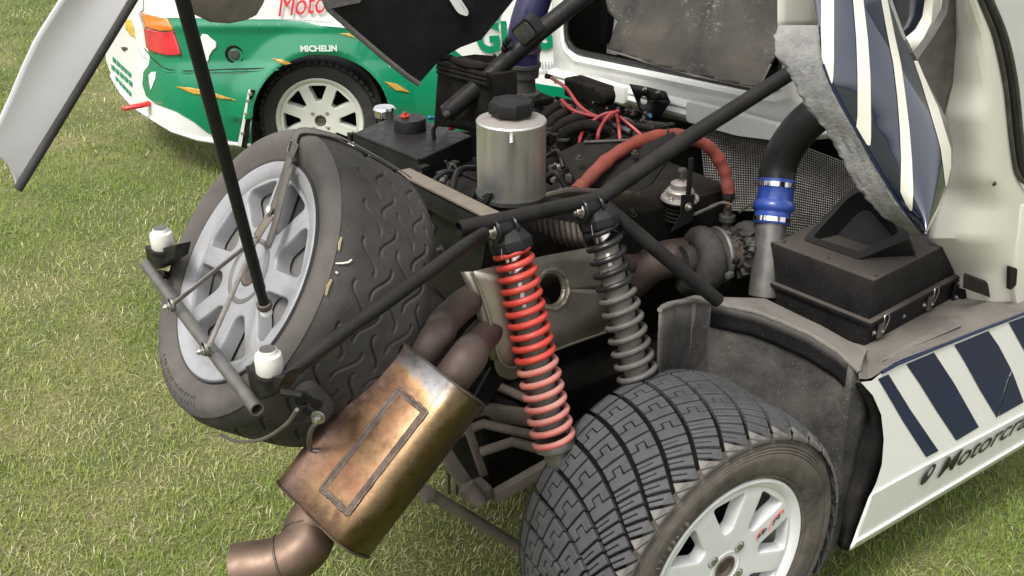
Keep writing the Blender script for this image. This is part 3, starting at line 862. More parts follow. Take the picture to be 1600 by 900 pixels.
# heat shield with a round hole, between the dampers
def heat_shield():
    n = (at(980, 430, l=.52) - at(765, 500, l=.415)).cross(at(840, 410, l=.475) - at(765, 500, l=.415)).normalized()
    if n.y > 0: n = -n
    p = at(765, 500, l=.415)
    def P(x, y, off=0): return RC.onplane(x, y, p, n) - n * off
    out = [(740, 424), (790, 412), (860, 398), (930, 385), (965, 379), (975, 440), (976, 490), (966, 510), (945, 520), (870, 546), (812, 571), (796, 574), (782, 566), (774, 545), (765, 505), (752, 462)]
    hc, hr = (862, 452), (20, 26)
    k = 48
    def ray_out(a):
        dx, dy = math.cos(a), math.sin(a); best = 1e9
        for i in range(len(out)):
            (x1, y1), (x2, y2) = out[i], out[(i + 1) % len(out)]
            ex, ey = x2 - x1, y2 - y1; den = dx * ey - dy * ex
            if abs(den) < 1e-9: continue
            t = ((x1 - hc[0]) * ey - (y1 - hc[1]) * ex) / den; u = ((x1 - hc[0]) * dy - (y1 - hc[1]) * dx) / den
            if t > 0 and 0 <= u <= 1: best = min(best, t)
        return best
    angs = sorted([2 * math.pi * i / k for i in range(k)] + [math.atan2(y - hc[1], x - hc[0]) % (2 * math.pi) for x, y in out])
    rows = [[], [], [], []]
    for a in angs:
        ro = ray_out(a); ri = 1 / math.sqrt((math.cos(a) / hr[0]) ** 2 + (math.sin(a) / hr[1]) ** 2)
        for j, (t, off) in enumerate(((0, .006), (.0, .0), (.5, 0), (1, 0))):
            rr = ri + (ro - ri) * t
            if j == 0: rr = ri - 2
            rows[j].append(P(hc[0] + math.cos(a) * rr, hc[1] + math.sin(a) * rr, off))
    for r in rows: r.append(r[0])
    o = MB().grid(rows).build('heat_shield', 'shield', rally, solid=.0015)
    hp = [P(hc[0] + (hr[0] + 5) * math.cos(a), hc[1] + (hr[1] + 5) * math.sin(a), -.002) for a in np.linspace(0, 2 * math.pi, 40, endpoint=False)]
    MB().tube(hp, [.0045 + .0018 * math.sin(k * 1.7) for k in range(40)], 8, loop=True).build('hole_rim', 'shield', o)
    # rolled edge on the left and bottom
    e = [P(x, y, -.003) for x, y in [(736, 426), (752, 462), (765, 505), (774, 545), (783, 566), (797, 574), (812, 570), (870, 545), (945, 519)]]
    MB().tube(curve(e, 4), .0032, 8).build('rolled_edge', 'shield', o)
    f = [P(x, y, 0) for x, y in [(738, 424), (755, 462), (768, 505), (778, 545), (786, 562)]]
    g = [P(x - 9, y + 2, .018) for x, y in [(738, 424), (755, 462), (768, 505), (778, 545), (786, 562)]]
    MB().grid([f, g]).build('flange', 'shield', o, solid=.0015)
heat_shield()

# ---- exhaust
ML0 = .31
m_tl, m_bl = at(612, 520, l=ML0), at(432, 752, l=ML0)
axis = (m_bl - m_tl); mlen = axis.length; axis.normalize()
mn = axis.cross(Y_).normalized()
if mn.dot(RC.c - m_tl) < 0: mn = -mn
# width so that the right-hand top corner falls where it should
BETA = R(18)
E1 = Y_ * math.cos(BETA) + mn * math.sin(BETA); mn = mn * math.cos(BETA) - Y_ * math.sin(BETA)
wr = RC.onplane(747, 636, m_tl, mn); mw = (m_tl - wr).dot(E1) * .87
mid = m_tl - E1 * mw / 2
TH = .10
def rrect(c, w, h, r, ny, nn, k=7):
    pts = []
    for cx, cy, a0 in ((w / 2 - r, h / 2 - r, 0), (-w / 2 + r, h / 2 - r, 90), (-w / 2 + r, -h / 2 + r, 180), (w / 2 - r, -h / 2 + r, 270)):
        for i in range(k + 1):
            a = R(a0 + 90 * i / k); pts.append(c + ny * (cx + r * math.cos(a)) + nn * (cy + r * math.sin(a)))
    return pts
muf = empty('muffler', rally); muf['label'] = 'heat-tinted copper and gold steel silencer box'
mc = mid - mn * TH / 2 + mn * .012
M['heat'] = heat_tint(m_tl, axis, E1, mlen, mw, mc)
rings = []
for t, sc in ((-.004, .93), (0, .985), (.004, 1), (.25, 1.004), (.5, 1.006), (.75, 1.004), (.996, 1), (1.0, .985), (1.004, .93)):
    rings.append(rrect(mc + axis * mlen * t, (mw + .012) * sc, (TH + .01) * sc, .04 * sc, E1, mn))
MB().rings(rings).build('casing', 'heat', muf, smooth=50)
for t in (0.003, .997):
    rr = rrect(mc + axis * mlen * t, mw + .0125, TH + .0105, .04, E1, mn)
    MB().tube(rr, .0022, 6, loop=True).build('end_seam', 'weld', muf)
# riveted patch panel on the face
def mp(a, b, off=.0): return mc + axis * mlen * a + E1 * (.5 - b) * mw + mn * (TH / 2 + .0052 + off)
pa = [mp(.20, .46), mp(.20, .84), mp(.86, .84), mp(.86, .46)]
MB().prism([p - mn * .004 for p in pa], mn * .0050).build('patch_panel', 'heat', muf, bevel=.001)
inset = [mp(.228, .515), mp(.228, .785), mp(.832, .785), mp(.832, .515)]
MB().grid([[q + mn * .0014 for q in inset + inset[:1]], [q + mn * .0014 for q in pa + pa[:1]]]).build('patch_border', 'weld', muf)
for i in range(4):
    a_, b_ = pa[i], pa[(i + 1) % 4]
    MB().tube([a_ + (b_ - a_) * k / 14 + V((random.uniform(-1, 1), random.uniform(-1, 1), random.uniform(-1, 1))) * .0008 for k in range(15)], [.0030 + .0005 * math.sin(k * 2.1) for k in range(15)], 6).build('weld_bead', 'weld', muf)
bt = [mp(.22 + .62 * k / 12, .93, -.009) for k in range(13)]
MB().tube(bt, .0022, 6).build('weld_bead', 'steel', muf)
# pipes into the silencer, from behind the heat shield
e0 = at(652, 545, l=.36)
for nm, pts, r_ in (('inlet_pipe', [mc - axis * -.02 + E1 * .045, mc - axis * .05 + E1 * .045, at(695, 503, l=.38), at(745, 462, l=.47), at(830, 432, l=.56), at(960, 415, l=.68), at(1060, 402, l=.68)], .031),
                     ('inlet_pipe', [mc - axis * -.02 - E1 * .035, mc - axis * .05 - E1 * .035, at(738, 545, l=.36), at(772, 510, l=.46), at(840, 478, l=.58)], .034)):
    MB().tube(curve(pts, 8), r_, 24).build(nm, 'exhaust', rally)
for q in (at(668, 520, l=.40), ):
    pass
# tail pipe
t0 = mc + axis * mlen * .99 + E1 * .01
dT = (RC.M @ t0 - V((0, 0, CAMH))).dot(V((0, math.cos(PITCH), -math.sin(PITCH))))
tp = [t0, t0 + axis * .03, at(478, 850, d=dT - .02), at(440, 878, d=dT - .03), at(368, 890, d=dT - .03)]
tpc = curve(tp, 8)
MB().pipe(list(reversed(tpc)), .046, .003, 28).build('tail_pipe', 'heat_dark', rally)
k = len(tpc) - 9
for kk in (k, 10):
    a_ = (tpc[kk + 1] - tpc[kk]).normalized()
    MB().lathe(tpc[kk], a_, [(.0455, -.003), (.0478, -.001), (.0478, .001), (.0455, .003)], 28).build('weld_ring', 'weld', rally)

# rubber exhaust hanger
hg = empty('exhaust_hanger', rally)
h0, h1 = at(470, 618, x=RXR + .10), at(510, 655, x=RXR + .10)
hx = V((-.72, -.69, 0))
ctr = at(484, 636, x=RXR + .10)
a_, u_, w_ = frame_of(hx, Z_)
def oval(c, L, rr, k=9, tilt=R(38)):
    ax2 = (u_ * -math.cos(tilt) + w_ * -math.sin(tilt)); px_ = a_.cross(ax2)
    pts = []
    for s, a0 in ((1, -90), (-1, 90)):
        for i in range(k + 1):
            a2 = R(a0 + 180 * i / k); pts.append(c + ax2 * (s * L + rr * math.cos(a2)) + px_ * rr * math.sin(a2))
    return pts, ax2, px_
o0, oax, opx = oval(ctr, .018, .021)
MB().prism(o0, hx * -.034).build('rubber_block', 'rubber', hg, bevel=.004, seg=3)
for s, m_ in ((-.020, 'black_clean'), (.023, 'steel')):
    bolt('bolt', ctr + oax * s + hx * .0005, hx, .0085, hg, .010, m_)
for s in (-.011, .011):
    MB().lathe(ctr + opx * s + oax * .004 + hx * .0008, hx, [(.0085, 0), (.0075, .0012), (.0065, 0), (.001, -.0002)], 14).build('rubber_hole', 'black_clean', hg)
tube('hanger_rod', [ctr + oax * .03 + hx * -.01, at(486, 672, x=RXR + .10), at(484, 700, x=RXR + .105), at(500, 706, x=RXR + .12)], .0045, 'steel_tube', hg, 8, 5)
tube('hanger_bar', [at(440, 612, x=RXR + .02), at(468, 617, x=RXR + .04), at(500, 632, x=RXR + .08)], .006, 'black', hg, 8)

# ---- buffers on brackets at both ends of the rear tube
def buffer(px, py, x, scale, bracket_px):
    root = empty('buffer', rally)
    b = at(px, py, x=x)
    MB().lathe(b, Z_, [(r_ * 1.25, h_ * 1.25) for r_, h_ in [(.001, 0), (.0155, 0), (.0175, .003), (.0178, .020), (.0165, .0265), (.0125, .0295), (.0118, .033), (.0112, .034), (.001, .0335)]], 28).build('white_cap', 'white_plastic', root)
    MB().lathe(b + Z_ * .0425, Z_, [(.0135, 0), (.013, .001), (.001, .0012)], 20).build('cap_top', 'steel_tube', root)
    MB().lathe(b - Z_ * .010, Z_, [(.001, 0), (.024, 0), (.0245, .008), (.001, .011)], 20).build('socket', 'black', root)
    pts = [at(p_, q_, x=x - .006) for p_, q_ in bracket_px]
    MB().prism(pts, X_ * .028).build('bracket', 'black', root, bevel=.002)
    return root
bf = buffer(422, 582, RXR + .025, 1, [(383, 572), (402, 588), (440, 590), (450, 580), (432, 610), (412, 622), (398, 628), (390, 605)])
bf['label'] = 'white capped buffer beside the cross tube\'s open end'
bf = buffer(255, 388, RXR + .03, 1, [(226, 384), (236, 392), (276, 382), (272, 402), (250, 418), (236, 424), (230, 410)])
bf['label'] = 'white capped buffer left of the spare wheel'
tube('side_stay', [at(262, 398, x=RXR + .04), at(300, 376, x=RXR + .16), at(318, 366, x=RXR + .22)], .008, 'black', rally, 10)
tube('side_stay', [at(250, 428, x=RXR + .02), at(285, 436, x=RXR + .10), at(300, 436, x=RXR + .14)], .009, 'black', rally, 10)
# wire hoop below the spare
tube('support_hoop', curve([at(345, 680, x=RXR), at(372, 690, x=RXR), at(410, 686, x=RXR), at(446, 664, x=RXR), at(464, 640, x=RXR)], 6), .003, 'steel_tube', rally, 8)

# ---- tie-down strap over the spare
strap = empty('tie_down_strap')
strap.matrix_world = RC.M
tag(strap, 'dark webbing strap with buckle holding down the spare wheel', 'strap')
def sp(a, r, y):           # a point in the spare wheel's frame
    return SPW @ V((math.sin(a) * r, y, math.cos(a) * r))
def band(name, pts, w, mat, parent, side, th=.002, n=6):
    P = curve(pts, n); rows = []
    for i, p in enumerate(P):
        t = (P[min(i + 1, len(P) - 1)] - P[max(i - 1, 0)]).normalized()
        s_ = V(side); s_ = (s_ - t * s_.dot(t)).normalized()
        rows.append([p - s_ * w / 2, p, p + s_ * w / 2])
    return MB().grid(rows).build(name, mat, parent, solid=th)
aS = R(4)
aside = (SPW.to_3x3() @ V((math.cos(aS), 0, -math.sin(aS))))
bn = SPN
band('webbing', [sp(aS + .10, .301, .20), sp(aS + .06, .3035, .14), sp(aS + .03, .3035, .07), sp(aS + .015, .300, .025), FP(468, 205, .016), FP(456, 236, .019), FP(446, 268, .018), FP(436, 300, .016), FP(424, 335, .016)], .024, 'strap', strap, aside)
band('strap_tail', [FP(452, 262, .021), FP(441, 300, .028), FP(431, 345, .026), FP(418, 386, .020)], .022, 'strap', strap, aside)
band('strap_tail', [FP(424, 335, .018), FP(412, 352, .020), FP(400, 372, .018)], .026, 'mud', strap, aside)
bk = FP(457, 232, .023); br = (FP(466, 205, .016) - FP(446, 268, .018)).normalized()
MB().tube([bk + aside * .016 + br * .012, bk - aside * .016 + br * .012, bk - aside * .016 - br * .012, bk + aside * .016 - br * .012], .002, 8, loop=True).build('buckle', 'steel_tube', strap)
kn = FP(402, 370, .020)
MB().lathe(FP(420, 328, .026), bn, [(.001, -.003), (.008, -.003), (.009, .003), (.001, .006)], 20).build('rivet', 'alu', strap)
tubeP = lambda px, py: at(px, py, x=RXR - .016)
band('webbing', [kn, (kn + tubeP(272, 474)) / 2, tubeP(272, 474)], .011, 'strap_grey', strap, (0, -.4, .9))
band('webbing', [kn, (kn + tubeP(326, 542)) / 2, tubeP(326, 542)], .009, 'strap_grey', strap, (0, .6, .5))
for px, py in ((269, 476), (322, 545)):
    p_ = tubeP(px, py)
    MB().lathe(p_, -X_, [(.0125, -.004), (.0138, 0), (.0125, .004)], 20).build('tube_clip', 'steel_tube', rally)
    bolt('bolt', p_ - X_ * .006 - Z_ * .002, -X_, .0065, rally, .007)

# ---- prop rod holding up the bodywork
pr0, pr1 = FP(413, 476, .03), at(272, -50, d=1.42)
pr = empty('prop_rod', rally); pr['label'] = 'long black gas strut holding up the bodywork'
dv = (pr1 - pr0)
MB().tube([pr0, pr0 + dv * .06, pr0 + dv * .061, pr1], [.0088, .0088, .0098, .0105], 24).build('strut_body', 'black_clean', pr)
MB().tube([pr0 + dv * .05 + V((.0, -.008, .003)), pr1 + V((0, -.0085, .003))], .0024, 8).build('strut_rib', 'black_clean', pr)
MB().lathe(pr0 - dv.normalized() * .008, dv, [(.001, -.0), (.0115, 0), (.0135, .004), (.0135, .012), (.001, .012)], 20).build('rust_collar', 'cast_brown', pr)
MB().lathe(pr0 - dv.normalized() * .026, dv, [(.001, 0), (.008, .001), (.0105, .006), (.0105, .010), (.008, .014), (.010, .018), (.001, .018)], 20).build('ball_end', 'rim_white', pr)

# ---- lower suspension, seen between silencer and wheel
MB().tube(curve([at(668, 772, x=-.42), at(690, 782, x=-.38), at(790, 842, x=-.20), at(840, 872, x=-.12)], 4), .0145, 16).build('track_rod', 'mud', rally)
MB().lathe(at(667, 772, x=-.42), X_, [(.001, -.012), (.019, -.012), (.021, 0), (.019, .012), (.001, .012)], 20).build('rod_end', 'mud', rally)
a0, a1 = at(772, 776, x=-.25), at(880, 715, x=-.12)
MB().box((a0 + a1) / 2, (a1 - a0) / 2, Y_ * .012, Z_ * .016).build('lower_arm', 'mud', rally, bevel=.003)
jb = at(745, 768, x=-.28)
MB().box(jb, X_ * .03, Y_ * .028, Z_ * .02).build('arm_joint', 'mud', rally, bevel=.008, seg=3)
MB().lathe(jb + V((-.02, -.02, .01)), (.4, -.5, -.7), [(.001, -.03), (.022, -.03), (.024, 0), (.016, .03), (.001, .035)], 18).build('ball_joint', 'mud', rally)
a0, a1 = at(728, 660, x=-.28), at(756, 742, x=-.24)
MB().box((a0 + a1) / 2, (a1 - a0) / 2, Y_ * .006, X_ * .010).build('drop_link', 'mud', rally, bevel=.002)
a0, a1 = at(690, 700, x=-.32), at(740, 775, x=-.27)
MB().box((a0 + a1) / 2, (a1 - a0) / 2, Y_ * .020, X_ * .018).build('lower_arm', 'mud', rally, bevel=.004)
a0, a1 = at(740, 640, x=-.20), at(880, 660, x=-.05)
MB().box((a0 + a1) / 2, (a1 - a0) / 2, Y_ * .015, Z_ * .022).build('upper_arm', 'mud', rally, bevel=.004)
for s in (0, 1):
    p_ = at(700 + 12 * s, 756, x=-.3)
    MB().box(p_, X_ * .004, Y_ * .006, Z_ * .03).build('bracket_tab', 'steel_tube', rally, bevel=.001)
# hub carrier behind the wheel
MB().prism([at(738, 628, l=.55), at(768, 575, l=.55), at(790, 590, l=.55), at(762, 632, l=.55)], Y_ * .008).build('bracket_plate', 'black', rally)
MB().lathe(at(800, 566, l=.50), (.2, -.9, .3), [(.001, -.02), (.036, -.02), (.040, 0), (.036, .01), (.02, .014), (.001, .014)], 28).build('drive_flange', 'mud', rally)
for k, pts in enumerate((((690, 688, -.30), (755, 662, -.22), (850, 684, -.10)), ((752, 706, -.26), (800, 690, -.2), (860, 706, -.12)), ((770, 600, -.12), (820, 622, -.08), (880, 628, -.02)))):
    tube('wishbone_tube', [at(px, py, x=x_) for px, py, x_ in pts], .012, 'mud', rally, 12)
# gearbox and underbody
MB().box(V((.16, .86, .33)), X_ * .36, Y_ * .20, Z_ * .13).build('sump', 'engine', rally, bevel=.03, seg=3)
MB().box(V((.15, 1.02, .56)), X_ * .42, Y_ * .26, Z_ * .17).build('gearbox', 'engine', rally, bevel=.05, seg=4)
MB().box(V((.42, 1.1, .30)), X_ * .42, Y_ * .45, Z_ * .05).build('under_tray', 'engine', rally, bevel=.02)
MB().lathe(V((-.28, .80, .52)), X_, [(.001, -.06), (.09, -.06), (.12, -.02), (.13, .10), (.001, .1)], 28).build('differential', 'engine', rally)
tube('drive_shaft', [V((-.02, .75, .42)), V((0, .28, HUBZ))], .02, 'mud', rally, 16)

# ================================================================== rally car: engine bay
# expansion tank (aluminium canister)
ctn = empty('expansion_tank', rally); ctn['label'] = 'cylindrical aluminium expansion tank with black cap'
CX = -.09
cb = at(799, 306, x=CX); ctp = at(799, 192, x=CX)
ch = (ctp.z - cb.z) * 1.0; crad = .0655
crad = 53.0 / FPX * (RC.M @ cb - V((0, 0, CAMH))).dot(V((0, math.cos(PITCH), -math.sin(PITCH))))
MB().lathe(V((cb.x, cb.y, cb.z)), Z_, [(.001, 0), (crad * .98, 0), (crad, .004), (crad, ch), (crad * 1.012, ch + .002), (crad * 1.012, ch + .006), (crad * .985, ch + .009)], 56).build('can', 'alu', ctn)
MB().lathe(V((cb.x, cb.y, cb.z + ch)), Z_, [(crad * .99, .0085), (crad * .85, .0125), (crad * .5, .017), (.026, .019), (.025, .026), (.001, .026)], 48).build('lid', 'alu_dusty', ctn)
capb = V((cb.x, cb.y, cb.z + ch + .022))
rings = []
for h, rr in ((0, crad * .60), (.003, crad * .66), (.024, crad * .66), (.030, crad * .62), (.033, crad * .52), (.034, crad * .2)):
    rings.append([capb + Z_ * h + V((math.cos(a), math.sin(a), 0)) * rr * (1 if k % 2 else .90) for k, a in ((k, 2 * math.pi * k / 16) for k in range(16))])
MB().rings(rings).build('cap', 'plastic', ctn, smooth=30)
sn = V((cb.x, cb.y, cb.z + ch - .006)) + (RC.c - cb).normalized().cross(Z_) * -.004
tocam = (RC.c - cb); tocam.z = 0; tocam.normalize()
sn = V((cb.x, cb.y, cb.z + ch - .004)) + tocam * crad
MB().pipe([sn + tocam * .022 - Z_ * .012, sn + tocam * .01 - Z_ * .002, sn - tocam * .004], .0045, .0015, 14).build('overflow_spout', 'alu', ctn)
MB().lathe(V((cb.x, cb.y, cb.z)), Z_, [(crad * 1.0, .002), (crad * 1.06, .004), (crad * 1.06, .012), (crad * 1.0, .014)], 40).build('rubber_ring', 'rubber', ctn)
tr0 = V((cb.x, cb.y, cb.z - .012))
MB().lathe(tr0, Z_, [(.001, -.006), (crad * 1.15, -.006), (crad * 1.15, 0), (crad * 1.12, .0), (.001, .0)], 40).build('tray', 'black', ctn)
side_ = tocam.cross(Z_)
for s in (-1, 1):
    MB().box(tr0 + side_ * s * crad * 1.12 + tocam * .01 + Z_ * .010, side_ * .003, tocam * .028, Z_ * .017).build('tray_tab', 'black', ctn, bevel=.002)
MB().prism([at(690, 302, x=CX - .06), at(768, 302, x=CX - .08), at(756, 326, x=CX - .09), at(740, 330, x=CX - .09), at(700, 318, x=CX - .06)], X_ * .004).build('tray_lip', 'black', ctn)

# black tank with round filler housing
tk = empty('breather_tank', rally); tk['label'] = 'black plastic box tank with round filler housing and silver lid'
TX = -.12
p_fl, p_fr, p_bl = at(551, 208, x=TX), at(648, 246, x=TX), at(650, 178, x=TX + .1)
tz = p_fl.z
T0 = at(551, 208, z=tz); T1 = at(655, 250, z=tz); T2 = at(738, 212, z=tz); T3 = at(628, 176, z=tz)
MB().prism([T0, T1, T2, T3], Z_ * -.12).build('tank_body', 'plastic', tk, bevel=.006, seg=3)
MB().tube([T0 + Z_ * .0005, T1 + Z_ * .0005], .004, 8).build('tank_seam', 'plastic', tk)
fh = at(641, 203, z=tz)
MB().lathe(fh, Z_, [(.047, -.002), (.047, .034), (.045, .037), (.001, .0375)], 40).build('filler_housing', 'plastic', tk)
rc_ = fh + Z_ * .0375 + V((-.012, .006, 0))
MB().lathe(rc_, Z_, [(.011, 0), (.011, .006), (.006, .008), (.005, .016), (.001, .017)], 14).build('red_fitting', 'red_plastic', tk)
MB().tube([rc_ + Z_ * .006 + V((math.cos(a), math.sin(a), .15 * math.cos(a))) * .013 for a in np.linspace(0, 6.28, 16, endpoint=False)], .0012, 6, loop=True).build('ring_pull', 'red_plastic', tk)
sl = at(606, 184, z=tz)
MB().lathe(sl + V((0, .02, 0)), Z_, [(.030, 0), (.030, .018), (.033, .019), (.034, .023), (.030, .029), (.001, .030)], 32).build('silver_lid', 'chrome', tk)
tube('elbow', [at(678, 218, z=tz), at(678, 218, z=tz) + Z_ * .03, at(678, 218, z=tz) + Z_ * .045 + V((.01, -.005, 0)), at(692, 183, z=tz + .045)], .0062, 'hose_black', tk, 12, 6)
for (px, py, m_, r_) in ((695, 192, 'red_plastic', .008), (706, 199, 'red_plastic', .0085), (674, 184, 'blue_plastic', .006)):
    MB().lathe(at(px, py, z=tz + .03), (.8, -.6, -.1), [(.001, -.009), (r_, -.009), (r_ * 1.15, -.003), (r_, .0), (r_ * .7, .009), (.001, .009)], 12).build('hose_fitting', m_, rally, smooth=30)
for px, py in ((548, 214), (617, 248), (640, 256)):
    MB().box(at(px, py, z=tz - .03), X_ * .006, Y_ * .012, Z_ * .012).build('tank_catch', 'black_clean', tk, bevel=.002)

# upper brace with its end fitting, running to the cabin
e0 = at(697, 182, x=-.10)
tube('roof_brace', [at(697, 178, x=-.05), at(768, 116, x=.06), at(842, 50, x=.18), at(930, -20, x=.32)], .0235, 'black', rally, 20)
MB().lathe(at(699, 178, x=-.06), at(768, 116, x=.06) - at(697, 178, x=-.05), [(.001, -.010), (.010, -.010), (.0225, .004), (.0238, .010)], 20).build('brace_end', 'black', rally)
bolt('bolt', at(698, 178, x=-.075), (-.4, -.8, .3), .006, rally, .006, 'cast')
tube('bay_tube', [at(700, 188, x=-.02), at(760, 200, x=.06), at(840, 212, x=.18)], .017, 'black', rally, 16)
# lamp unit on the brace
lc = at(820, 52, x=.08)
lu = (at(845, 32, x=.10) - at(797, 72, x=.10)).normalized(); ln = (RC.c - lc).normalized(); ln = (ln - lu * ln.dot(lu)).normalized(); lv = ln.cross(lu)
lamp = empty('lamp_unit', rally)
MB().prism(rrect(lc, .082, .056, .014, lu, lv, 5), ln * -.03).build('lamp_housing', 'plastic', lamp, bevel=.003)
MB().prism(rrect(lc + ln * .001, .068, .042, .010, lu, lv, 5), ln * .003).build('lamp_lens', 'engine_grey', lamp, bevel=.002)
# breather / cooler box behind
ox = .02
MB().prism([at(677, 198, x=ox), at(684, 96, x=ox), at(762, 118, x=ox), at(765, 205, x=ox)], X_ * .09).build('cooler_box', 'engine', rally, bevel=.006)
for k in range(3):
    tube('cooler_rib', [at(684, 98 + 7 * k, x=ox - .006), at(762, 118 + 7 * k, x=ox - .006)], .006, 'engine', rally, 8)
tube('cooler_lip', [at(682, 92, x=ox - .005), at(700, 90, x=ox), at(740, 104, x=ox), at(792, 100, x=ox + .1)], .010, 'engine', rally, 8, 5)
MB().prism([at(700, 94, x=.22), at(742, 88, x=.26), at(790, 92, x=.3), at(786, 104, x=.3), at(735, 106, x=.26)], Z_ * .006).build('cooler_flap', 'engine', rally)
tube('wire', [at(785, 80, x=.1), at(780, 120, x=.12), at(765, 145, x=.1), at(752, 152, x=.1)], .003, 'hose_black', rally, 6, 5)
tube('small_hose', [at(752, 150, x=.1), at(765, 165, x=.15), at(768, 190, x=.15)], .010, 'steel_tube', rally, 10, 5)
for px, py in ((790, 68), (788, 76), (794, 62), (742, 112), (750, 116)):
    MB().lathe(at(px, py, x=.09), (-.4, -.8, .4), [(.001, -.008), (.006, -.008), (.009, 0), (.006, .006), (.001, .008)], 10).build('connector', 'engine', rally)

# throttle body and intake hose
tbx = .35
tb0 = at(818, 150, x=tbx); 
MB().lathe(tb0, Z_, [(.001, 0), (.050, 0), (.050, .012), (.036, .016), (.034, .055), (.044, .058), (.046, .085), (.040, .09), (.001, .09)], 28).build('throttle_body', 'engine_grey', rally)
th_top = tb0 + Z_ * .085
MB().tube(curve([th_top, th_top + Z_ * .05, at(822, 40, x=tbx), at(845, -30, x=tbx + .05)], 8), .048, 24).build('intake_hose', 'hose_navy', rally)
for h in (.0, .045):
    MB().lathe(th_top + Z_ * (h + .008), Z_, [(.049, -.006), (.0505, -.005), (.0505, .005), (.049, .006)], 28).build('hose_clamp', 'engine_grey', rally)
MB().box(tb0 - Z_ * .012, X_ * .07, Y_ * .06, Z_ * .012).build('throttle_flange', 'engine', rally, bevel=.006)
# engine block, cam covers and intake runners
MB().box(V((.26, .98, .80)), X_ * .36, Y_ * .30, Z_ * .10).build('engine_block', 'engine', rally, bevel=.03, seg=3)
for k in range(5):           # ribs of the cam cover
    q0, q1 = at(880 + 22 * k, 214 + 5 * k, z=.95), at(905 + 22 * k, 200 + 5 * k, z=.96)
    tube('cover_rib', [q0, q1], .006, 'engine', rally, 8)
cc0, cc1 = at(868, 200, z=.93), at(1000, 236, z=.93)
MB().box((cc0 + cc1) / 2 - Z_ * .02, (cc1 - cc0) / 2, (cc1 - cc0).normalized().cross(Z_) * .07, Z_ * .03).build('cam_cover', 'engine', rally, bevel=.012, seg=3)
for k in range(4):
    a0_ = at(850 + 10 * k, 190 + 9 * k, z=.99); b0_ = at(905 + 16 * k, 168 + 13 * k, z=1.0)
    tube('intake_runner', [a0_ - Z_ * .05, a0_ + Z_ * .012, (a0_ + b0_) / 2 + Z_ * .03, b0_], .016, 'engine', rally, 14, 6)
    MB().lathe(a0_ + Z_ * .0, Z_, [(.0165, -.004), (.020, -.002), (.020, .004), (.0165, .006)], 16).build('runner_clamp', 'engine_grey', rally)
    MB().lathe(b0_, (b0_ - a0_), [(.001, -.012), (.009, -.012), (.011, 0), (.007, .012), (.001, .016)], 12).build('injector', 'engine_grey', rally)
tube('fuel_rail', [at(862, 158, z=1.03), at(905, 172, z=1.03), at(985, 206, z=1.0)], .008, 'engine_grey', rally, 10)
MB().lathe(at(855, 178, z=.98), Z_, [(.050, -.06), (.048, .0), (.044, .02), (.036, .03), (.001, .03)], 24).build('plenum_neck', 'engine_grey', rally)
MB().box(at(920, 142, x=.62), X_ * .035, Y_ * .085, Z_ * .03).build('coil_pack', 'engine', rally, bevel=.010, seg=3)
for k in range(3):
    tube('coil_rib', [at(886 + 20 * k, 128 + 4 * k, x=.57), at(888 + 20 * k, 150 + 4 * k, x=.57)], .005, 'engine', rally, 8)
MB().lathe(at(945, 150, x=.55), -X_, [(.001, -.02), (.026, -.02), (.026, .02), (.018, .026), (.001, .026)], 18).build('end_cap', 'engine', rally)
random.seed(3)
def fitting(p_, m_, kind, r_, ax_):
    if kind == 0:
        MB().lathe(p_, ax_, [(.001, -r_ * 2), (r_, -r_ * 2), (r_, -r_ * .4), (r_ * 1.35, -r_ * .3), (r_ * 1.35, r_ * .3), (r_ * .8, r_ * .4), (r_ * .8, r_ * 2), (.001, r_ * 2)], 10).build('engine_fitting', m_, rally)
    elif kind == 1:
        q_ = p_ + V((random.uniform(-.07, .07), random.uniform(-.07, .07), random.uniform(-.03, .0)))
        tube('engine_hose', [p_, (p_ + q_) / 2 + Z_ * random.uniform(.0, .03), q_], r_ * .55, m_, rally, 8, 5)
    elif kind == 2:
        MB().box(p_, V((r_ * 1.5, r_ * .4, 0)), V((-r_ * .3, r_, 0)), Z_ * r_).build('engine_bracket', m_, rally, bevel=.002)
    else:
        bolt('bolt', p_, ax_, r_ * .6, rally, r_ * .8, m_)
def clutter(n, x0, x1, y0, y1, z0, z1, rmin=.004, rmax=.011, ok=lambda x, y: True):
    k = 0
    while k < n:
        px, py = random.uniform(x0, x1), random.uniform(y0, y1)
        if not ok(px, py): continue
        t = (py - y0) / (y1 - y0)
        p_ = at(px, py, z=z0 + (z1 - z0) * t + random.uniform(-.015, .015))
        m_ = random.choice(['engine', 'engine', 'hose_black', 'hose_black', 'engine_grey', 'engine_grey', 'cast_brown', 'cast', 'steel_tube'])
        fitting(p_, m_, k % 4, random.uniform(rmin, rmax), V((random.uniform(-1, 1), random.uniform(-1, 1), random.uniform(.1, 1))))
        k += 1
clutter(70, 856, 1010, 150, 232, 1.0, .95, ok=lambda x, y: y > 150 + (x - 856) * .15)
clutter(20, 858, 905, 225, 300, .95, .93)
clutter(14, 760, 800, 85, 150, 1.08, 1.02)
clutter(12, 650, 745, 250, 300, .98, .95)
clutter(16, 880, 1010, 318, 372, .93, .88)
clutter(10, 1130, 1190, 320, 440, .88, .78)
for k, (a_, b_, c_) in enumerate((((660, 300), (700, 268), (748, 282)), ((704, 318), (716, 268), (748, 262)), ((852, 212), (880, 204), (912, 206)), ((856, 244), (872, 236), (880, 262)), ((850, 282), (868, 270), (884, 292)), ((990, 196), (1020, 200), (1050, 196)), ((1000, 205), (1040, 214), (1090, 205)))):
    tube('engine_hose', [at(*a_, z=.97), at(*b_, z=1.0), at(*c_, z=.97)], .006 + .002 * (k % 3), 'hose_black', rally, 10, 7)
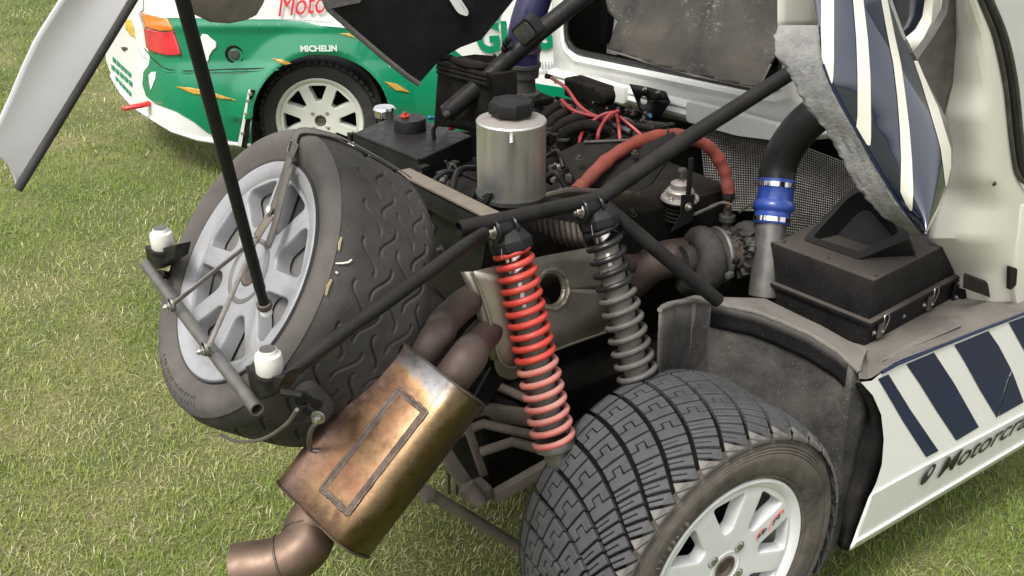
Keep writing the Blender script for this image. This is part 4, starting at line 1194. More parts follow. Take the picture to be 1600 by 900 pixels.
# ribbed hot-side cover under the tank
for k in range(9):
    p_ = at(832 + 9 * k, 338 + 1.5 * k, z=.93); q_ = at(842 + 9 * k, 374 + 1.5 * k, z=.87)
    tube('manifold_rib', [p_, (p_ + q_) / 2 + V((-.012, -.012, 0)), q_], .006, 'cast_brown', rally, 8, 4)
# dark cover plate over the cam side
cz = at(900, 250, x=.08).z
MB().prism([at(873, 238, z=cz), at(905, 222, z=cz + .01), at(985, 219, z=cz + .01), at(1008, 232, z=cz), at(985, 290, z=cz - .06), at(905, 292, z=cz - .06)], Z_ * -.006).build('cover_plate', 'engine', rally, bevel=.002)
tube('cover_edge', [at(912, 222, z=cz + .013), at(985, 219, z=cz + .013)], .004, 'engine_grey', rally, 8)
for px, py in ((905, 248), (992, 240)):
    bolt('bolt', at(px, py, z=cz), Z_, .006, rally, .006, 'cast')
MB().prism([at(1005, 226, x=.2), at(1050, 206, x=.25), at(1060, 226, x=.25), at(1015, 290, x=.2), at(985, 305, x=.17)], X_ * .006).build('side_bracket', 'black', rally)
# ignition leads
zL = 1.02
def lead(pts, r=.0052):
    return tube('ignition_lead', [at(px, py, z=z + .035) for px, py, z in pts], r, 'lead_red', rally, 10, 7)
lead([(862, 122, 1.04), (885, 138, 1.05), (905, 165, 1.02), (930, 181, 1.0), (958, 182, 1.0)])
lead([(877, 156, 1.02), (895, 172, 1.01), (925, 181, 1.0), (955, 184, 1.0)])
lead([(881, 166, 1.0), (900, 178, .99), (930, 185, .99), (950, 185, 1.0)])
lead([(878, 188, .97), (905, 190, .98), (945, 186, .99), (962, 178, 1.0)])
lead([(968, 174, 1.02), (940, 180, 1.01), (915, 200, .98), (906, 218, .96), (906, 234, .93)])
lead([(966, 173, 1.03), (950, 182, 1.02), (938, 200, .99), (934, 214, .97), (935, 228, .94)])
lead([(964, 180, 1.0), (967, 200, .98), (969, 222, .95)])
lead([(968, 182, 1.0), (985, 196, .98), (1003, 212, .96)])
for px, py in ((862, 122), (878, 158), (881, 168), (874, 187)):
    MB().lathe(at(px - 3, py - 2, z=1.01), (-1, .4, .3), [(.001, -.01), (.006, -.01), (.008, 0), (.009, .015), (.001, .018)], 12).build('plug_boot', 'engine', rally)
    MB().lathe(at(px + 6, py + 6, z=1.01), (-1, .4, .3), [(.0055, -.003), (.0062, 0), (.0055, .003)], 12).build('lead_clip', 'gold', rally)

# red sleeved hose arching over
sl_pts = [at(900, 300, l=.60), at(915, 284, l=.62), at(955, 246, l=.66), at(1005, 219, l=.68), at(1058, 211, l=.68), at(1105, 228, l=.66), at(1130, 262, l=.64), at(1139, 302, l=.62)]
P = curve(sl_pts, 10)
MB().tube(P, [.0165 * (1 + .07 * math.sin(i * 1.15) + .05 * math.sin(i * .47)) for i in range(len(P))], 18).build('sleeved_hose', 'sleeve_red', rally)
he = sl_pts[-1]; hd = V((.0, -.02, -1)).normalized()
MB().lathe(he, hd, [(.001, -.004), (.0165, -.004), (.017, .012), (.0125, .014), (.0125, .018)], 18).build('sleeve_end', 'hose_black', rally)
MB().lathe(he + hd * .016, hd, [(.001, 0), (.0105, 0), (.0115, .012), (.0105, .024), (.001, .024)], 18).build('copper_fitting', 'copper', rally)
MB().lathe(he + hd * .04, hd, [(.001, 0), (.012, 0), (.012, .02), (.022, .022), (.022, .036), (.014, .04), (.014, .07), (.001, .07)], 12).build('oil_feed', 'engine_grey', rally)
tube('cable_tie', [at(1044, 200, l=.67), at(1042, 212, l=.655), at(1036, 226, l=.66), at(1030, 228, l=.66)], .0025, 'hose_black', rally, 6, 5)
bolt('bolt', at(1036, 222, l=.65), -Y_, .006, rally, .008)

# wastegate
wg = empty('wastegate', rally); wg['label'] = 'silver wastegate with stepped round cap'
w0 = at(1062, 312, l=.66)
MB().lathe(w0, Z_, [(.001, 0), (.048, 0), (.050, .004), (.048, .010), (.036, .012), (.036, .026), (.033, .030), (.026, .032), (.026, .046), (.020, .050), (.001, .050)], 32).build('cap', 'alu_dusty', wg)
MB().cyl(w0 + Z_ * .05, w0 + Z_ * .075, .006, 10).build('stud', 'steel', wg)
MB().prism([w0 + Z_ * .076 + V((math.cos(k * math.pi / 3), math.sin(k * math.pi / 3), 0)) * .011 for k in range(6)], Z_ * .009).build('lock_nut', 'steel', wg)
for k in range(5):
    MB().lathe(w0 - Z_ * (.008 + .011 * k), Z_, [(.001, -.004), (.036, -.004), (.038, 0), (.036, .003), (.001, .003)], 28).build('cooling_fin', 'engine', wg)
for a in (.3, 1.9, 3.4, 5.0):
    bolt('cap_bolt', w0 + V((math.cos(a) * .041, math.sin(a) * .041, .010)), Z_, .005, wg, .005)
MB().box(at(1077, 285, l=.62), X_ * .007, Y_ * .003, Z_ * .065).build('strap_bracket', 'black', rally, bevel=.0015)
MB().prism([at(1066, 305, l=.60), at(1086, 305, l=.60), at(1082, 345, l=.60), at(1050, 362, l=.60), at(1064, 335, l=.60)], Y_ * .004).build('strap_bracket', 'black', rally)
bolt('bolt', at(1075, 323, l=.597), -Y_, .0075, rally, .006)
tube('control_rod', [at(1085, 335, l=.6), at(1120, 320, l=.62), at(1152, 308, l=.64)], .0045, 'steel_tube', rally, 8)

# turbo
tu = empty('turbocharger', rally); tu['label'] = 'dark cast turbocharger with finned housing'
tc_ = at(1098, 402, l=.56); tax = V((.93, -.22, -.02)).normalized()
MB().lathe(tc_, tax, [(.001, -.06), (.036, -.06), (.040, -.048), (.036, -.03), (.050, -.022), (.055, 0), (.055, .025), (.064, .030), (.064, .040), (.001, .040)], 40).build('turbine_housing', 'cast', tu)
MB().lathe(tc_ + tax * .045, tax, [(.064, -.008), (.073, -.006), (.075, 0), (.073, .006), (.064, .008)], 40).build('clamp_ring', 'steel_tube', tu)
MB().lathe(tc_ + tax * .055, tax, [(.001, 0), (.040, 0), (.042, .02), (.036, .022), (.036, .034), (.044, .036), (.044, .055), (.001, .055)], 30).build('bearing_housing', 'cast_brown', tu)
_a, _u, _w = frame_of(tax)
def scroll(c, rc, r0, r1_, name, mat, turns=1.0, ph=0, tail=.09):
    pts, rs = [], []
    for i in range(37):
        t = i / 36; a = ph + 2 * math.pi * turns * t
        pts.append(c + (_u * math.cos(a) + _w * math.sin(a)) * rc * (.92 + .12 * t)); rs.append(r0 + (r1_ - r0) * t)
    a = ph + 2 * math.pi * turns; tdir = (_w * math.cos(a) - _u * math.sin(a))
    for k in range(1, 4): pts.append(pts[36] + tdir * tail * k / 3); rs.append(r1_)
    MB().tube(pts, rs, 20).build(name, mat, tu)
scroll(tc_ - tax * .004, .052, .022, .040, 'turbine_scroll', 'cast', 1.0, 2.6)
scroll(tc_ + tax * .135, .046, .018, .034, 'compressor_scroll', 'cast', 1.0, .4, .01)
for k in range(8):
    a = 2 * math.pi * k / 8
    bolt('flange_bolt', tc_ + tax * .058 + (_u * math.cos(a) + _w * math.sin(a)) * .050, -tax, .006, tu, .010, 'cast_brown')
for k in range(14):
    a = 2 * math.pi * k / 14
    rr_ = _u * math.cos(a) + _w * math.sin(a)
    MB().box(tc_ + tax * .108 + rr_ * .058, tax * .016, rr_ * .010, rr_.cross(tax) * .0022).build('housing_fin', 'cast', tu)
MB().lathe(tc_ + tax * .10, tax, [(.001, 0), (.058, 0), (.066, .012), (.062, .035), (.045, .05), (.001, .05)], 36).build('compressor_housing', 'cast', tu)
MB().tube(curve([at(985, 440, l=.70), at(1020, 412, l=.66), at(1060, 402, l=.62), at(1085, 402, l=.58)], 6), [.05] * 19, 24).build('down_pipe', 'exhaust', rally)

# boost pipe, blue coupler and black hose
bp0, bp1 = at(1193, 462, l=.43), at(1206, 348, l=.47)
bp2 = at(1214, 282, l=.50)
d1 = (bp1 - bp0).normalized(); d2 = (bp2 - bp1).normalized()
MB().tube([bp0, bp1 + d2 * .01], .0385, 28).build('boost_pipe', 'steel_tube', rally)
Lc = (bp2 - bp1).length
MB().lathe(bp1, d2, [(.044, -.004), (.0465, 0), (.0465, .014), (.0445, .016), (.045, .026), (.051, .033), (.0535, .041), (.051, .049), (.0455, .056), (.0455, Lc * .82), (.047, Lc * .84), (.047, Lc), (.044, Lc + .003)], 40).build('coupler', 'silicone_blue', rally)
for h in (.0075, Lc * .88):
    MB().lathe(bp1 + d2 * h, d2, [(.0465, -.0065), (.048, -.006), (.048, .006), (.0465, .0065)], 40).build('hose_clamp', 'chrome', rally)
MB().tube(curve([bp2 - d2 * .008, bp2 + d2 * .035, at(1232, 226, l=.50), at(1262, 190, l=.47), at(1305, 160, l=.42), at(1360, 130, l=.36)], 8), .046, 30).build('air_hose', 'hose_black', rally)

# perforated heat blanket behind
def blanket():
    def cell(nx, ny, f, parent):
        mb = MB()
        for j in range(ny):
            for i in range(nx):
                u, v = (i + .5) / nx, (j + .5) / ny
                c = f(u, v); a = f(u + .42 / nx, v) - c; b = f(u, v + .42 / ny) - c
                n_ = a.cross(b).normalized()
                if n_.dot(RC.c - c) < 0: n_ = -n_
                mb.add([c - a, c - b, c + a, c + b, c + n_ * .0022], [(0, 1, 4), (1, 2, 4), (2, 3, 4), (3, 0, 4)])
        o = mb.build('foil_dimples', 'steel', parent, smooth=0)
        o['kind'] = 'stuff'
    def sheet(name, corners, wav, nx, ny):
        A, B, C, D = corners
        def f(u, v):
            p = (A * (1 - u) + B * u) * (1 - v) + (D * (1 - u) + C * u) * v
            return p + V((-.5, -.8, .3)) * wav * (math.sin(u * 7 + v * 3) + .6 * math.sin(v * 9 - u * 4))
        o = MB().grid([[f(i / 14, j / 10) for i in range(15)] for j in range(11)]).build(name, 'cast', rally)
        cell(int(nx * 1.3), int(ny * 1.3), lambda u, v: f(u, v) + V((-.5, -.8, .3)) * .002, o)
    sheet('foil_blanket', [at(1090, 186, x=.77), at(1222, 205, x=.79), at(1215, 330, x=.74), at(1105, 330, x=.72)], .006, 26, 28)
    sheet('foil_blanket', [at(1212, 212, x=.84), at(1410, 285, x=.90), at(1410, 400, x=.88), at(1208, 390, x=.80)], .005, 44, 32)
    sheet('foil_blanket', [at(1000, 186, x=.72), at(1042, 192, x=.70), at(1042, 210, x=.62), at(995, 205, x=.62)], .004, 12, 6)
blanket()
MB().box(V((.96, .97, .55)), X_ * .01, Y_ * .82, Z_ * .44).build('firewall', 'engine', rally)
MB().box(V((.42, 1.62, .55)), X_ * .40, Y_ * .01, Z_ * .30).build('far_side_panel', 'engine', rally)

# ---- air box with intake funnel
ab = empty('air_box', rally); ab['label'] = 'dusty black air filter box with latches and a funnel on top'
c_bot = at(1352, 541, l=.13); zb = c_bot.z
cx0, cy0 = c_bot.x, c_bot.y
abM = Matrix.Translation((cx0, cy0, 0)) @ Matrix.Rotation(R(6), 4, 'Z') @ Matrix.Translation((-cx0, -cy0, 0))
ab.matrix_local = abM
def boxpts(z, inset, xl=.42, yl=.315):
    a, b = cx0 + inset, cy0 + inset
    return [V((a, b, z)), V((a + xl - 2 * inset, b, z)), V((a + xl - 2 * inset, b + yl - 2 * inset, z)), V((a, b + yl - 2 * inset, z))]
z1 = at(1347, 502, x=cx0).z; z2 = at(1349, 437, x=cx0 + .004).z + .008
MB().rings([boxpts(zb - .05, .006), boxpts(zb, .004), boxpts(z1 - .002, .0)]).build('lower_box', 'black_box', ab, bevel=.003)
MB().rings([boxpts(z1 - .001, -.010), boxpts(z1 + .010, -.010)]).build('lid_flange', 'black_box', ab, bevel=.002)
MB().rings([boxpts(z1 + .010, .004), boxpts(z2 - .003, .010), boxpts(z2, .012)]).build('upper_box', 'black_box', ab, bevel=.003)
for px in (1384, 1476):
    q = at(px, 490 if px < 1400 else 448, l=cy0 - .006)
    lt_ = empty('latch', ab); 
    MB().box(V((q.x, cy0 - .004, z1 - .030)), X_ * .010, Y_ * .003, Z_ * .020).build('latch_plate', 'steel_tube', lt_, bevel=.001)
    MB().tube(curve([V((q.x - .008, cy0 - .010, z1 - .030)), V((q.x - .010, cy0 - .016, z1 - .002)), V((q.x - .008, cy0 - .014, z1 + .014)), V((q.x + .008, cy0 - .014, z1 + .014)), V((q.x + .010, cy0 - .016, z1 - .002)), V((q.x + .008, cy0 - .010, z1 - .030))], 5), .0018, 8).build('latch_wire', 'steel', lt_)
    bolt('rivet', V((q.x - .024, cy0 - .001, z1 - .030)), -Y_, .0045, lt_, .003)
    bolt('rivet', V((q.x + .004, cy0 - .007, z1 - .034)), -Y_, .0035, lt_, .003)
MB().box(V((cx0 + .40, cy0 - .004, z1 - .034)), X_ * .011, Y_ * .004, Z_ * .030).build('strap_plate', 'black_box', ab, bevel=.003)
for s in (-1, 1): bolt('rivet', V((cx0 + .40, cy0 - .008, z1 - .034 + .02 * s)), -Y_, .004, ab, .003)
bolt('rivet', V((cx0 + .165, cy0 + .003, z1 - .035)), -Y_, .004, ab, .002)
# funnel: open sloping scoop
def funnel():
    top = z2 + .001
    bz = lambda px, py: at(px, py, z=top)
    base = [bz(1258, 372), bz(1338, 402), bz(1422, 372), bz(1345, 335)]
    # outer flange outline
    pa_, pb_, pc2 = at(1258, 374, z=top + .003), at(1342, 403, z=top + .003), at(1346, 292, z=top + .115)
    fn = (pb_ - pa_).cross(pc2 - pa_).normalized()
    if fn.dot(RC.c - pa_) < 0: fn = -fn
    OP = lambda x, y, o=0: RC.onplane(x, y, pa_ - fn * o, fn)
    oq = rounded([(1254, 374), (1322, 302), (1338, 290), (1358, 291), (1408, 346), (1424, 372), (1342, 405)], 7, 4)
    iq = rounded([(1270, 370), (1325, 310), (1340, 300), (1354, 300), (1397, 347), (1404, 364), (1342, 393)], 6, 4)
    o_ = [OP(x, y) for x, y in oq]; i_ = [OP(x, y, .001) for x, y in iq]
    inn_ = [p - fn * .010 for p in i_]
    deep = [p * .8 + (sum(i_, V()) / len(i_)) * .2 - fn * .055 for p in i_]
    MB().rings([[p - fn * .006 for p in o_], o_, i_, inn_, deep], closed=True, cap0=False, cap1=True).build('funnel', 'plastic', ab, smooth=30).matrix_local = abM.inverted()
    o_ = [p - fn * .006 for p in o_]
    # outer skirt down to the lid
    sk = [p - fn * (.03 + .9 * max(0, p.z - top)) - Z_ * .0 for p in o_]
    sk = [V((q.x, q.y, top - .002)) for q in sk]
    MB().rings([o_, sk], cap0=False, cap1=False).build('funnel_skirt', 'black_box', ab, smooth=30).matrix_local = abM.inverted()
    rr = [base[1] + (base[2] - base[1]) * t - Z_ * .0 + V((0, -.006, .004)) for t in np.linspace(.1, .95, 12)]
    MB().tube(rr, [.004 + .0012 * math.sin(k * 2.4) for k in range(12)], 8).build('sealant', 'fibre', ab).matrix_local = abM.inverted()
funnel()
for fx, fy in ((.02, .02), (.02, .28), (.38, .02), (.19, .02), (.02, .15)):
    bolt('rivet', V((cx0 + fx + .012, cy0 + fy, z2 + .0005)), Z_, .0035, ab, .002, 'cast')

# ================================================================== rally car: bodywork
def lerp_tab(tab, x):
    for (x0, v0), (x1, v1) in zip(tab, tab[1:]):
        if x0 <= x <= x1: return v0 + (v1 - v0) * (x - x0) / (x1 - x0)
    return tab[0][1] if x < tab[0][0] else tab[-1][1]
def ring_panel(outer, inner, c, P, steps=(0, .5, 1), k=72):
    angs = sorted(set([round(2 * math.pi * i / k, 5) for i in range(k)] + [round(math.atan2(y - c[1], x - c[0]) % (2 * math.pi), 5) for x, y in outer]))
    rows = []
    for t in steps:
        row = []
        for a in angs:
            ri, ro = cast_out(inner, c, a), cast_out(outer, c, a)
            rr = ri + (ro - ri) * t
            row.append(P(c[0] + math.cos(a) * rr, c[1] + math.sin(a) * rr, t))
        rows.append(row + [row[0]])
    return MB().grid(rows)

# cabin bulkhead with rear window
BX = .80
cabin = empty('cabin', rally); cabin['label'] = 'cream cabin rear wall with a black sealed window'
win = rounded([(879, -130), (881, 84), (1215, 152), (1260, -130)], 28)
out_ = [(862, -150), (865, 40), (868, 112), (1000, 140), (1235, 196), (1330, 215), (1330, -150)]
wc = (1050, 20)
ring_panel(out_, win, wc, lambda x, y, t: at(x, y, x=BX - .012 * math.sin(math.pi * min(1, t * 3)))if t < .34 else at(x, y, x=BX), (0, .04, .1, .2, .34, 1)).build('rear_wall', 'white', cabin, solid=.006, solid_off=-1)
inn = rounded([(888, -120), (890, 74), (1210, 140), (1250, -120)], 24)
ring_panel([(x, y) for x, y in win], inn, wc, lambda x, y, t: at(x, y, x=BX + .002 - .014 * math.sin(math.pi * t)), (0, .25, .5, .75, 1)).build('window_seal', 'hose_black', cabin)
MB().prism([at(x, y, x=BX + .004) for x, y in [(886, -120), (888, 76), (1212, 142), (1252, -120)]], X_ * .004).build('window_pane', 'glass_thin', cabin)
# ledge under the window
edge = [(868, 108), (900, 116), (1000, 139), (1100, 163), (1180, 183), (1240, 200)]
rows = []
for k in range(9):
    a = R(-80 + 170 * k / 8)
    rows.append([at(px, py, x=BX) + V((-.030 * math.cos(a) - .004, 0, .016 * math.sin(a) - .012)) for px, py in edge])
MB().grid(rows).build('ledge', 'white', cabin)
MB().grid([[at(px, py, x=BX - .02) for px, py in [(930, 118), (1000, 140), (1100, 164), (1180, 183), (1232, 195), (1300, 190)]],
           [at(px, py, x=BX - .035) for px, py in [(932, 140), (995, 160), (1100, 186), (1170, 206), (1226, 216), (1300, 205)]],
           [at(px, py, x=BX - .02) for px, py in [(935, 152), (995, 172), (1100, 198), (1170, 214), (1226, 222), (1300, 215)]]]).build('lower_panel', 'white', cabin, solid=.004)
MB().prism([at(x, y, x=BX - .05) for x, y in rounded([(1072, 158), (1215, 196), (1228, 222), (1150, 212), (1072, 190)], 6)], X_ * .03).build('raised_pad', 'white', cabin, bevel=.008, seg=3)
MB().prism([at(x, y, x=BX - .05) for x, y in rounded([(930, 124), (975, 136), (975, 164), (930, 152)], 4)], X_ * .02).build('raised_pad', 'white', cabin, bevel=.006, seg=3)
# triangular bracket with holes
bpoly = [(984, 131), (1040, 143), (1046, 160), (1022, 192), (1005, 184)]
ring_panel([(984, 131), (1012, 136), (1040, 143), (1047, 160), (1026, 190), (1004, 182)], [(1006 + 6 * math.cos(a), 157 + 7 * math.sin(a)) for a in np.linspace(0, 6.28, 16, endpoint=False)], (1006, 157), lambda x, y, t: at(x, y, x=BX - .062), (0, 1), 24).build('wall_bracket', 'black_clean', rally, solid=.004)
MB().lathe(at(1026, 162, x=BX - .066), -X_, [(.013, 0), (.014, .002), (.010, .003), (.009, 0), (.001, 0)], 20).build('bracket_boss', 'engine', rally)
for px, py in ((1008, 140), (1029, 145)): bolt('bolt', at(px, py, x=BX - .066), -X_, .006, rally, .008)
MB().lathe(at(1015, 182, x=BX - .08), (-.6, -.6, .4), [(.001, -.012), (.010, -.012), (.012, -.004), (.012, .004), (.008, .012), (.001, .012)], 8).build('hose_fitting', 'blue_plastic', rally)
# dark cabin interior and an added white panel standing in for the view beyond
ib = [at(x, y, x=BX + .03) for x, y in [(870, -150), (872, 96), (1225, 168), (1270, -150)]]
ic = [p + V((.55, 0, 0)) for p in ib]
MB().add(ib + ic, [(4, 5, 6, 7), (0, 1, 5, 4), (1, 2, 6, 5), (2, 3, 7, 6), (3, 0, 4, 7)]).build('cabin_interior', 'interior', cabin)
MB().prism([at(x, y, x=BX + .25) for x, y in [(949, 18), (965, 34), (957, 52), (955, 60), (963, 86), (958, 99), (941, 97), (943, 60)]], X_ * .02).build('far_view_panel', 'white', cabin)
MB().prism([at(x, y, x=BX + .22) for x, y in [(895, -60), (935, -40), (950, 30), (945, 70), (905, 66)]], X_ * .06).build('seat_back', 'interior', cabin, bevel=.01)

# cabin flank, pillar and door
def flank():
    ys = list(range(-50, 481, 10))
    def ip(tab, y):
        for (y0, x0), (y1, x1) in zip(tab, tab[1:]):
            if y0 <= y <= y1: return x0 + (x1 - x0) * (y - y0) / (y1 - y0)
        return tab[-1][1] if y > tab[-1][0] else tab[0][1]
    Ltab = [(-50, 1496), (0, 1494), (60, 1492), (130, 1484), (178, 1470), (230, 1474), (300, 1470), (370, 1452), (420, 1480), (480, 1490)]
    Rtab = [(-50, 1506), (0, 1527), (50, 1548), (150, 1568), (230, 1577), (275, 1584), (320, 1612), (480, 1640)]
    rows = []
    for y in ys:
        a, b = ip(Ltab, y), ip(Rtab, y); row = []
        for k in range(15):
            t = k / 14
            l = .20 - .15 * math.sin(min(1, t * 1.25) * math.pi / 2) + .015 * max(0, t - .8)
            row.append(at(a + (b - a) * t, y, l=l))
        rows.append(row)
    MB().grid(rows).build('flank', 'cream', cabin, solid=.006, solid_off=-1)
    # duct side with its shade put into the grey-brown colour
    pl_ = [(1428, 100), (1450, 70), (1467, 44), (1480, 20), (1486, -20), (1500, -20), (1496, 60), (1488, 130), (1472, 182), (1455, 150)]
    MB().prism([at(x, y, l=.17) for x, y in pl_], V((.02, .03, 0))).build('duct_side_shade', 'steel_tube', cabin)
    # seals and door glass
    for nm, off, r_, m_ in (('door_seal', 3, .006, 'engine_grey'), ('door_seal', 10, .008, 'hose_black'), ('door_seal', 19, .007, 'engine_grey')):
        tube(nm, curve([at(x + off, y, l=.045) for x, y in [(1512, -40), (1528, 0), (1549, 50), (1562, 100), (1570, 150), (1577, 220), (1586, 270), (1606, 290), (1640, 300)]], 4), r_, m_, cabin, 10)
    MB().prism([at(x, y, l=.055) for x, y in [(1534, -40), (1550, 0), (1568, 50), (1581, 100), (1589, 150), (1597, 220), (1610, 276), (1680, 290), (1700, -40)]], Y_ * .005).build('door_glass', 'glass', cabin)
    MB().prism([at(x, y, l=.50) for x, y in [(1500, -80), (1530, 300), (1720, 300), (1720, -80)]], Y_ * .01).build('cabin_lining', 'white', cabin)
    MB().prism([at(x, y, l=.048) for x, y in [(1530, 5), (1560, 0), (1640, -12), (1640, -30), (1530, -20)]], Y_ * .02).build('door_rail', 'engine_grey', cabin, bevel=.003)
    MB().prism([at(x, y, l=.04) for x, y in [(1598, 320), (1680, 330), (1720, 520), (1590, 478), (1583, 440)]], Y_ * .05).build('door_skin', 'cream', cabin, bevel=.006)
    MB().prism([at(x, y, l=.036) for x, y in rounded([(1579, 416), (1590, 420), (1588, 446), (1578, 454)], 3)], Y_ * .01).build('hinge_block', 'plastic', cabin)
    bolt('screw', at(1553, 287, l=.043), -Y_, .004, cabin, .003, 'cast')
    # black foot flange of the pillar
    MB().prism([at(x, y, l=.09) for x, y in [(1505, 428), (1560, 450), (1560, 470), (1504, 450)]], V((.012, .004, 0))).build('foot_flange', 'black', cabin, bevel=.002)
    bolt('bolt', at(1556, 461, l=.085), -Y_, .006, cabin, .006)
flank()

# ---- raised rear bodywork
shell = empty('rear_bodywork', rally); shell['label'] = 'rear bodywork tilted up, with striped quarter panel and pale grey tail corner'
def quarter():
    Lt = [(-60, 1262), (0, 1272), (40, 1278), (90, 1282), (130, 1296), (160, 1312), (200, 1334), (240, 1357), (280, 1380), (320, 1405), (345, 1424), (368, 1442)]
    Rt = [(-60, 1380), (0, 1394), (50, 1412), (100, 1436), (150, 1461), (190, 1481), (230, 1490), (260, 1489), (290, 1482), (320, 1470), (345, 1458), (368, 1446)]
    def ip(tab, y):
        for (y0, x0), (y1, x1) in zip(tab, tab[1:]):
            if y0 <= y <= y1: return x0 + (x1 - x0) * (y - y0) / (y1 - y0)
        return tab[-1][1]
    def lf(x, y):
        a, b = ip(Lt, y), ip(Rt, y); u = min(1, max(0, (x - a) / max(b - a, 1)))
        return .035 - .055 * math.sin(u * math.pi * .62) + .10 * max(0, u - .8) ** 1.5 + .00055 * (368 - y)
    def S(x, y, off=0): return at(x, y, l=lf(x, y) - off)
    ys = [-60 + 428 * k / 46 for k in range(47)]
    rows = [[S(ip(Lt, y) + (ip(Rt, y) - ip(Lt, y)) * k / 18, y) for k in range(19)] for y in ys]
    MB().grid(rows).build('quarter_panel', 'navy_gloss', shell, solid=.004, solid_off=-1, smooth=60)
    # cream stripes: left edge, right edge tables (y, x0, x1)
    for tab in ([(-60, 1274, 1297), (0, 1283, 1303), (50, 1283, 1303), (93, 1284, 1303), (118, 1293, 1302), (134, 1299, 1300)],
                [(-60, 1324, 1338), (0, 1333, 1349), (60, 1338, 1356), (120, 1340, 1360), (180, 1340, 1361), (198, 1338, 1361), (215, 1348, 1361), (231, 1358, 1359.5)],
                [(-60, 1362, 1374), (0, 1377, 1387), (50, 1386, 1397), (100, 1396, 1408), (150, 1402, 1415), (200, 1406, 1421), (250, 1408, 1425), (300, 1407, 1427), (318, 1415, 1426), (333, 1424, 1425)],
                [(95, 1428, 1434), (130, 1440, 1449), (170, 1452, 1467), (210, 1464, 1479), (233, 1470, 1486), (262, 1474, 1486), (280, 1476, 1482), (294, 1478, 1479)]):
        rows = []
        for (y0, a0, b0), (y1, a1, b1) in zip(tab, tab[1:]):
            for k in range(4):
                t = k / 4; y = y0 + (y1 - y0) * t
                a, b = a0 + (a1 - a0) * t, b0 + (b1 - b0) * t
                rows.append([S(a + (b - a) * j / 4, y, .0012) for j in range(5)])
        MB().grid(rows).build('stripe', 'cream', shell, smooth=60)
    # rough flange on the inner edge
    Fo = [(-60, 1240), (0, 1248), (42, 1216), (60, 1209), (86, 1212), (118, 1234), (165, 1258), (195, 1284), (225, 1304), (262, 1322), (300, 1346), (335, 1376), (362, 1420), (370, 1440)]
    ys2 = [40 + 328 * k / 60 for k in range(61)]
    rows = []
    for i, y in enumerate(ys2):
        a, b = ip(Fo, y), ip(Lt, y) + 1; row = []
        for k in range(9):
            t = k / 8
            jit = (random.uniform(-1, 1) * 2.5 if k == 0 else random.uniform(-.4, .4))
            bump_ = .0016 * math.sin(i * .37 + k * .8) * math.sin(k * 1.3 + i * .11) + random.uniform(-1, 1) * .0007
            row.append(at(a + (b - a) * t + jit, y, l=.085 - .052 * t + bump_ + .00055 * (368 - y)))
        rows.append(row)
    MB().grid(rows).build('flange', 'fibre_grey', shell, solid=.005, smooth=25)
    tube('panel_edge', [at(ip(Lt, y) + 1, y, l=.031 + .00055 * (368 - y)) for y in [100 + 268 * k / 20 for k in range(21)]], .0022, 'navy_dirty', shell, 8)
    # cream inside corner above the flange
    MB().grid([[at(x, y, l=.30 + .002 * k) for k, x in enumerate((1216, 1228, 1245, 1262, 1284))] for y in (-60, 0, 30, 48)]).build('inner_return', 'cream', shell, solid=.005)
    # hinge side: dark navy dome and pale rim behind the panel
    MB().prism([at(x, y, l=.36) for x, y in [(1380, -60), (1392, 10), (1416, 58), (1432, 44), (1441, 22), (1446, -4), (1446, -60)]], V((.03, .05, 0))).build('spoiler_end', 'navy', shell, bevel=.004)
    rimp = [[at(x, y, l=.35) for x, y in [(1449, -60), (1446, 0), (1441, 26), (1430, 46), (1414, 60)]], [at(x, y, l=.335) for x, y in [(1459, -60), (1456, 4), (1453, 34), (1440, 60), (1424, 80)]], [at(x, y, l=.35) for x, y in [(1471, -60), (1466, 4), (1467, 42), (1450, 66), (1433, 94)]]]
    MB().grid(rimp).build('spoiler_rim', 'cream', shell, solid=.01)
    MB().prism([at(x, y, l=.355) for x, y in [(1464, -60), (1466, 40), (1478, 20), (1486, -10), (1488, -60)]], V((.02, .03, 0))).build('spoiler_rim', 'white', shell)
    # chopped-strand underside sheet in front of the window
    o_ = [(930, -40), (948, 18), (964, 34), (950, 78), (1010, 97), (1085, 118), (1186, 138), (1204, 100), (1226, 68), (1228, 40), (1219, 0), (1214, -40)]
    pc = at(1100, 80, x=.55); pn = V((-1, -.1, .28)).normalized()
    def uf(x, y):
        fold = .010 * max(0, (72 + (x - 1090) * .12 - y) / 40)
        return RC.onplane(x, y, pc, pn) - pn * (fold + .001 * math.sin(x * .05 + y * .03))
    surf_patch('underside', o_, uf, 'chopped', shell, 8, 60, .006)
    tube('underside_edge', [uf(x, y) for x, y in o_[2:8]], .0035, 'fibre', shell, 8)
quarter()

# pale grey tail corner, hanging in the upper left
def tail_corner():
    l0 = .02
    rows = []
    Lx = [(-90, 168), (0, 93), (60, 55), (100, 36), (150, 15), (200, -8), (232, -28), (233, -20), (250, 8), (275, 22), (296, 27)]
    for k in range(31):
        t = k / 30; y = -90 + 386 * t
        xr = 262 - (262 - 28) * t; xl = min(lerp_tab(Lx, y), xr - .5)
        rows.append([at(xl + (xr - xl) * j / 12, y, l=l0 + .003 * math.sin(math.pi * j / 12) + .002 * math.sin(3.1 * t + j * .3)) for j in range(13)])
    MB().grid(rows).build('tail_corner', 'panel_grey', shell, solid=.004, smooth=60)
    ed = [at(262 - (262 - 28) * t, -90 + 386 * t, l=l0 - .002) for t in np.linspace(0, 1, 24)]
    MB().tube(ed, .0052, 12).build('edge_trim', 'rubber', shell)
tail_corner()
# brown liner lip at the top
lip = [(268, -60), (285, 0), (300, 22), (330, 36), (360, 38), (385, 33), (402, 25), (412, 8), (424, -20), (430, -60)]
MB().prism([at(x, y, l=.30) for x, y in lip], V((.03, .16, .0))).build('arch_liner', 'brown', shell, bevel=.006)
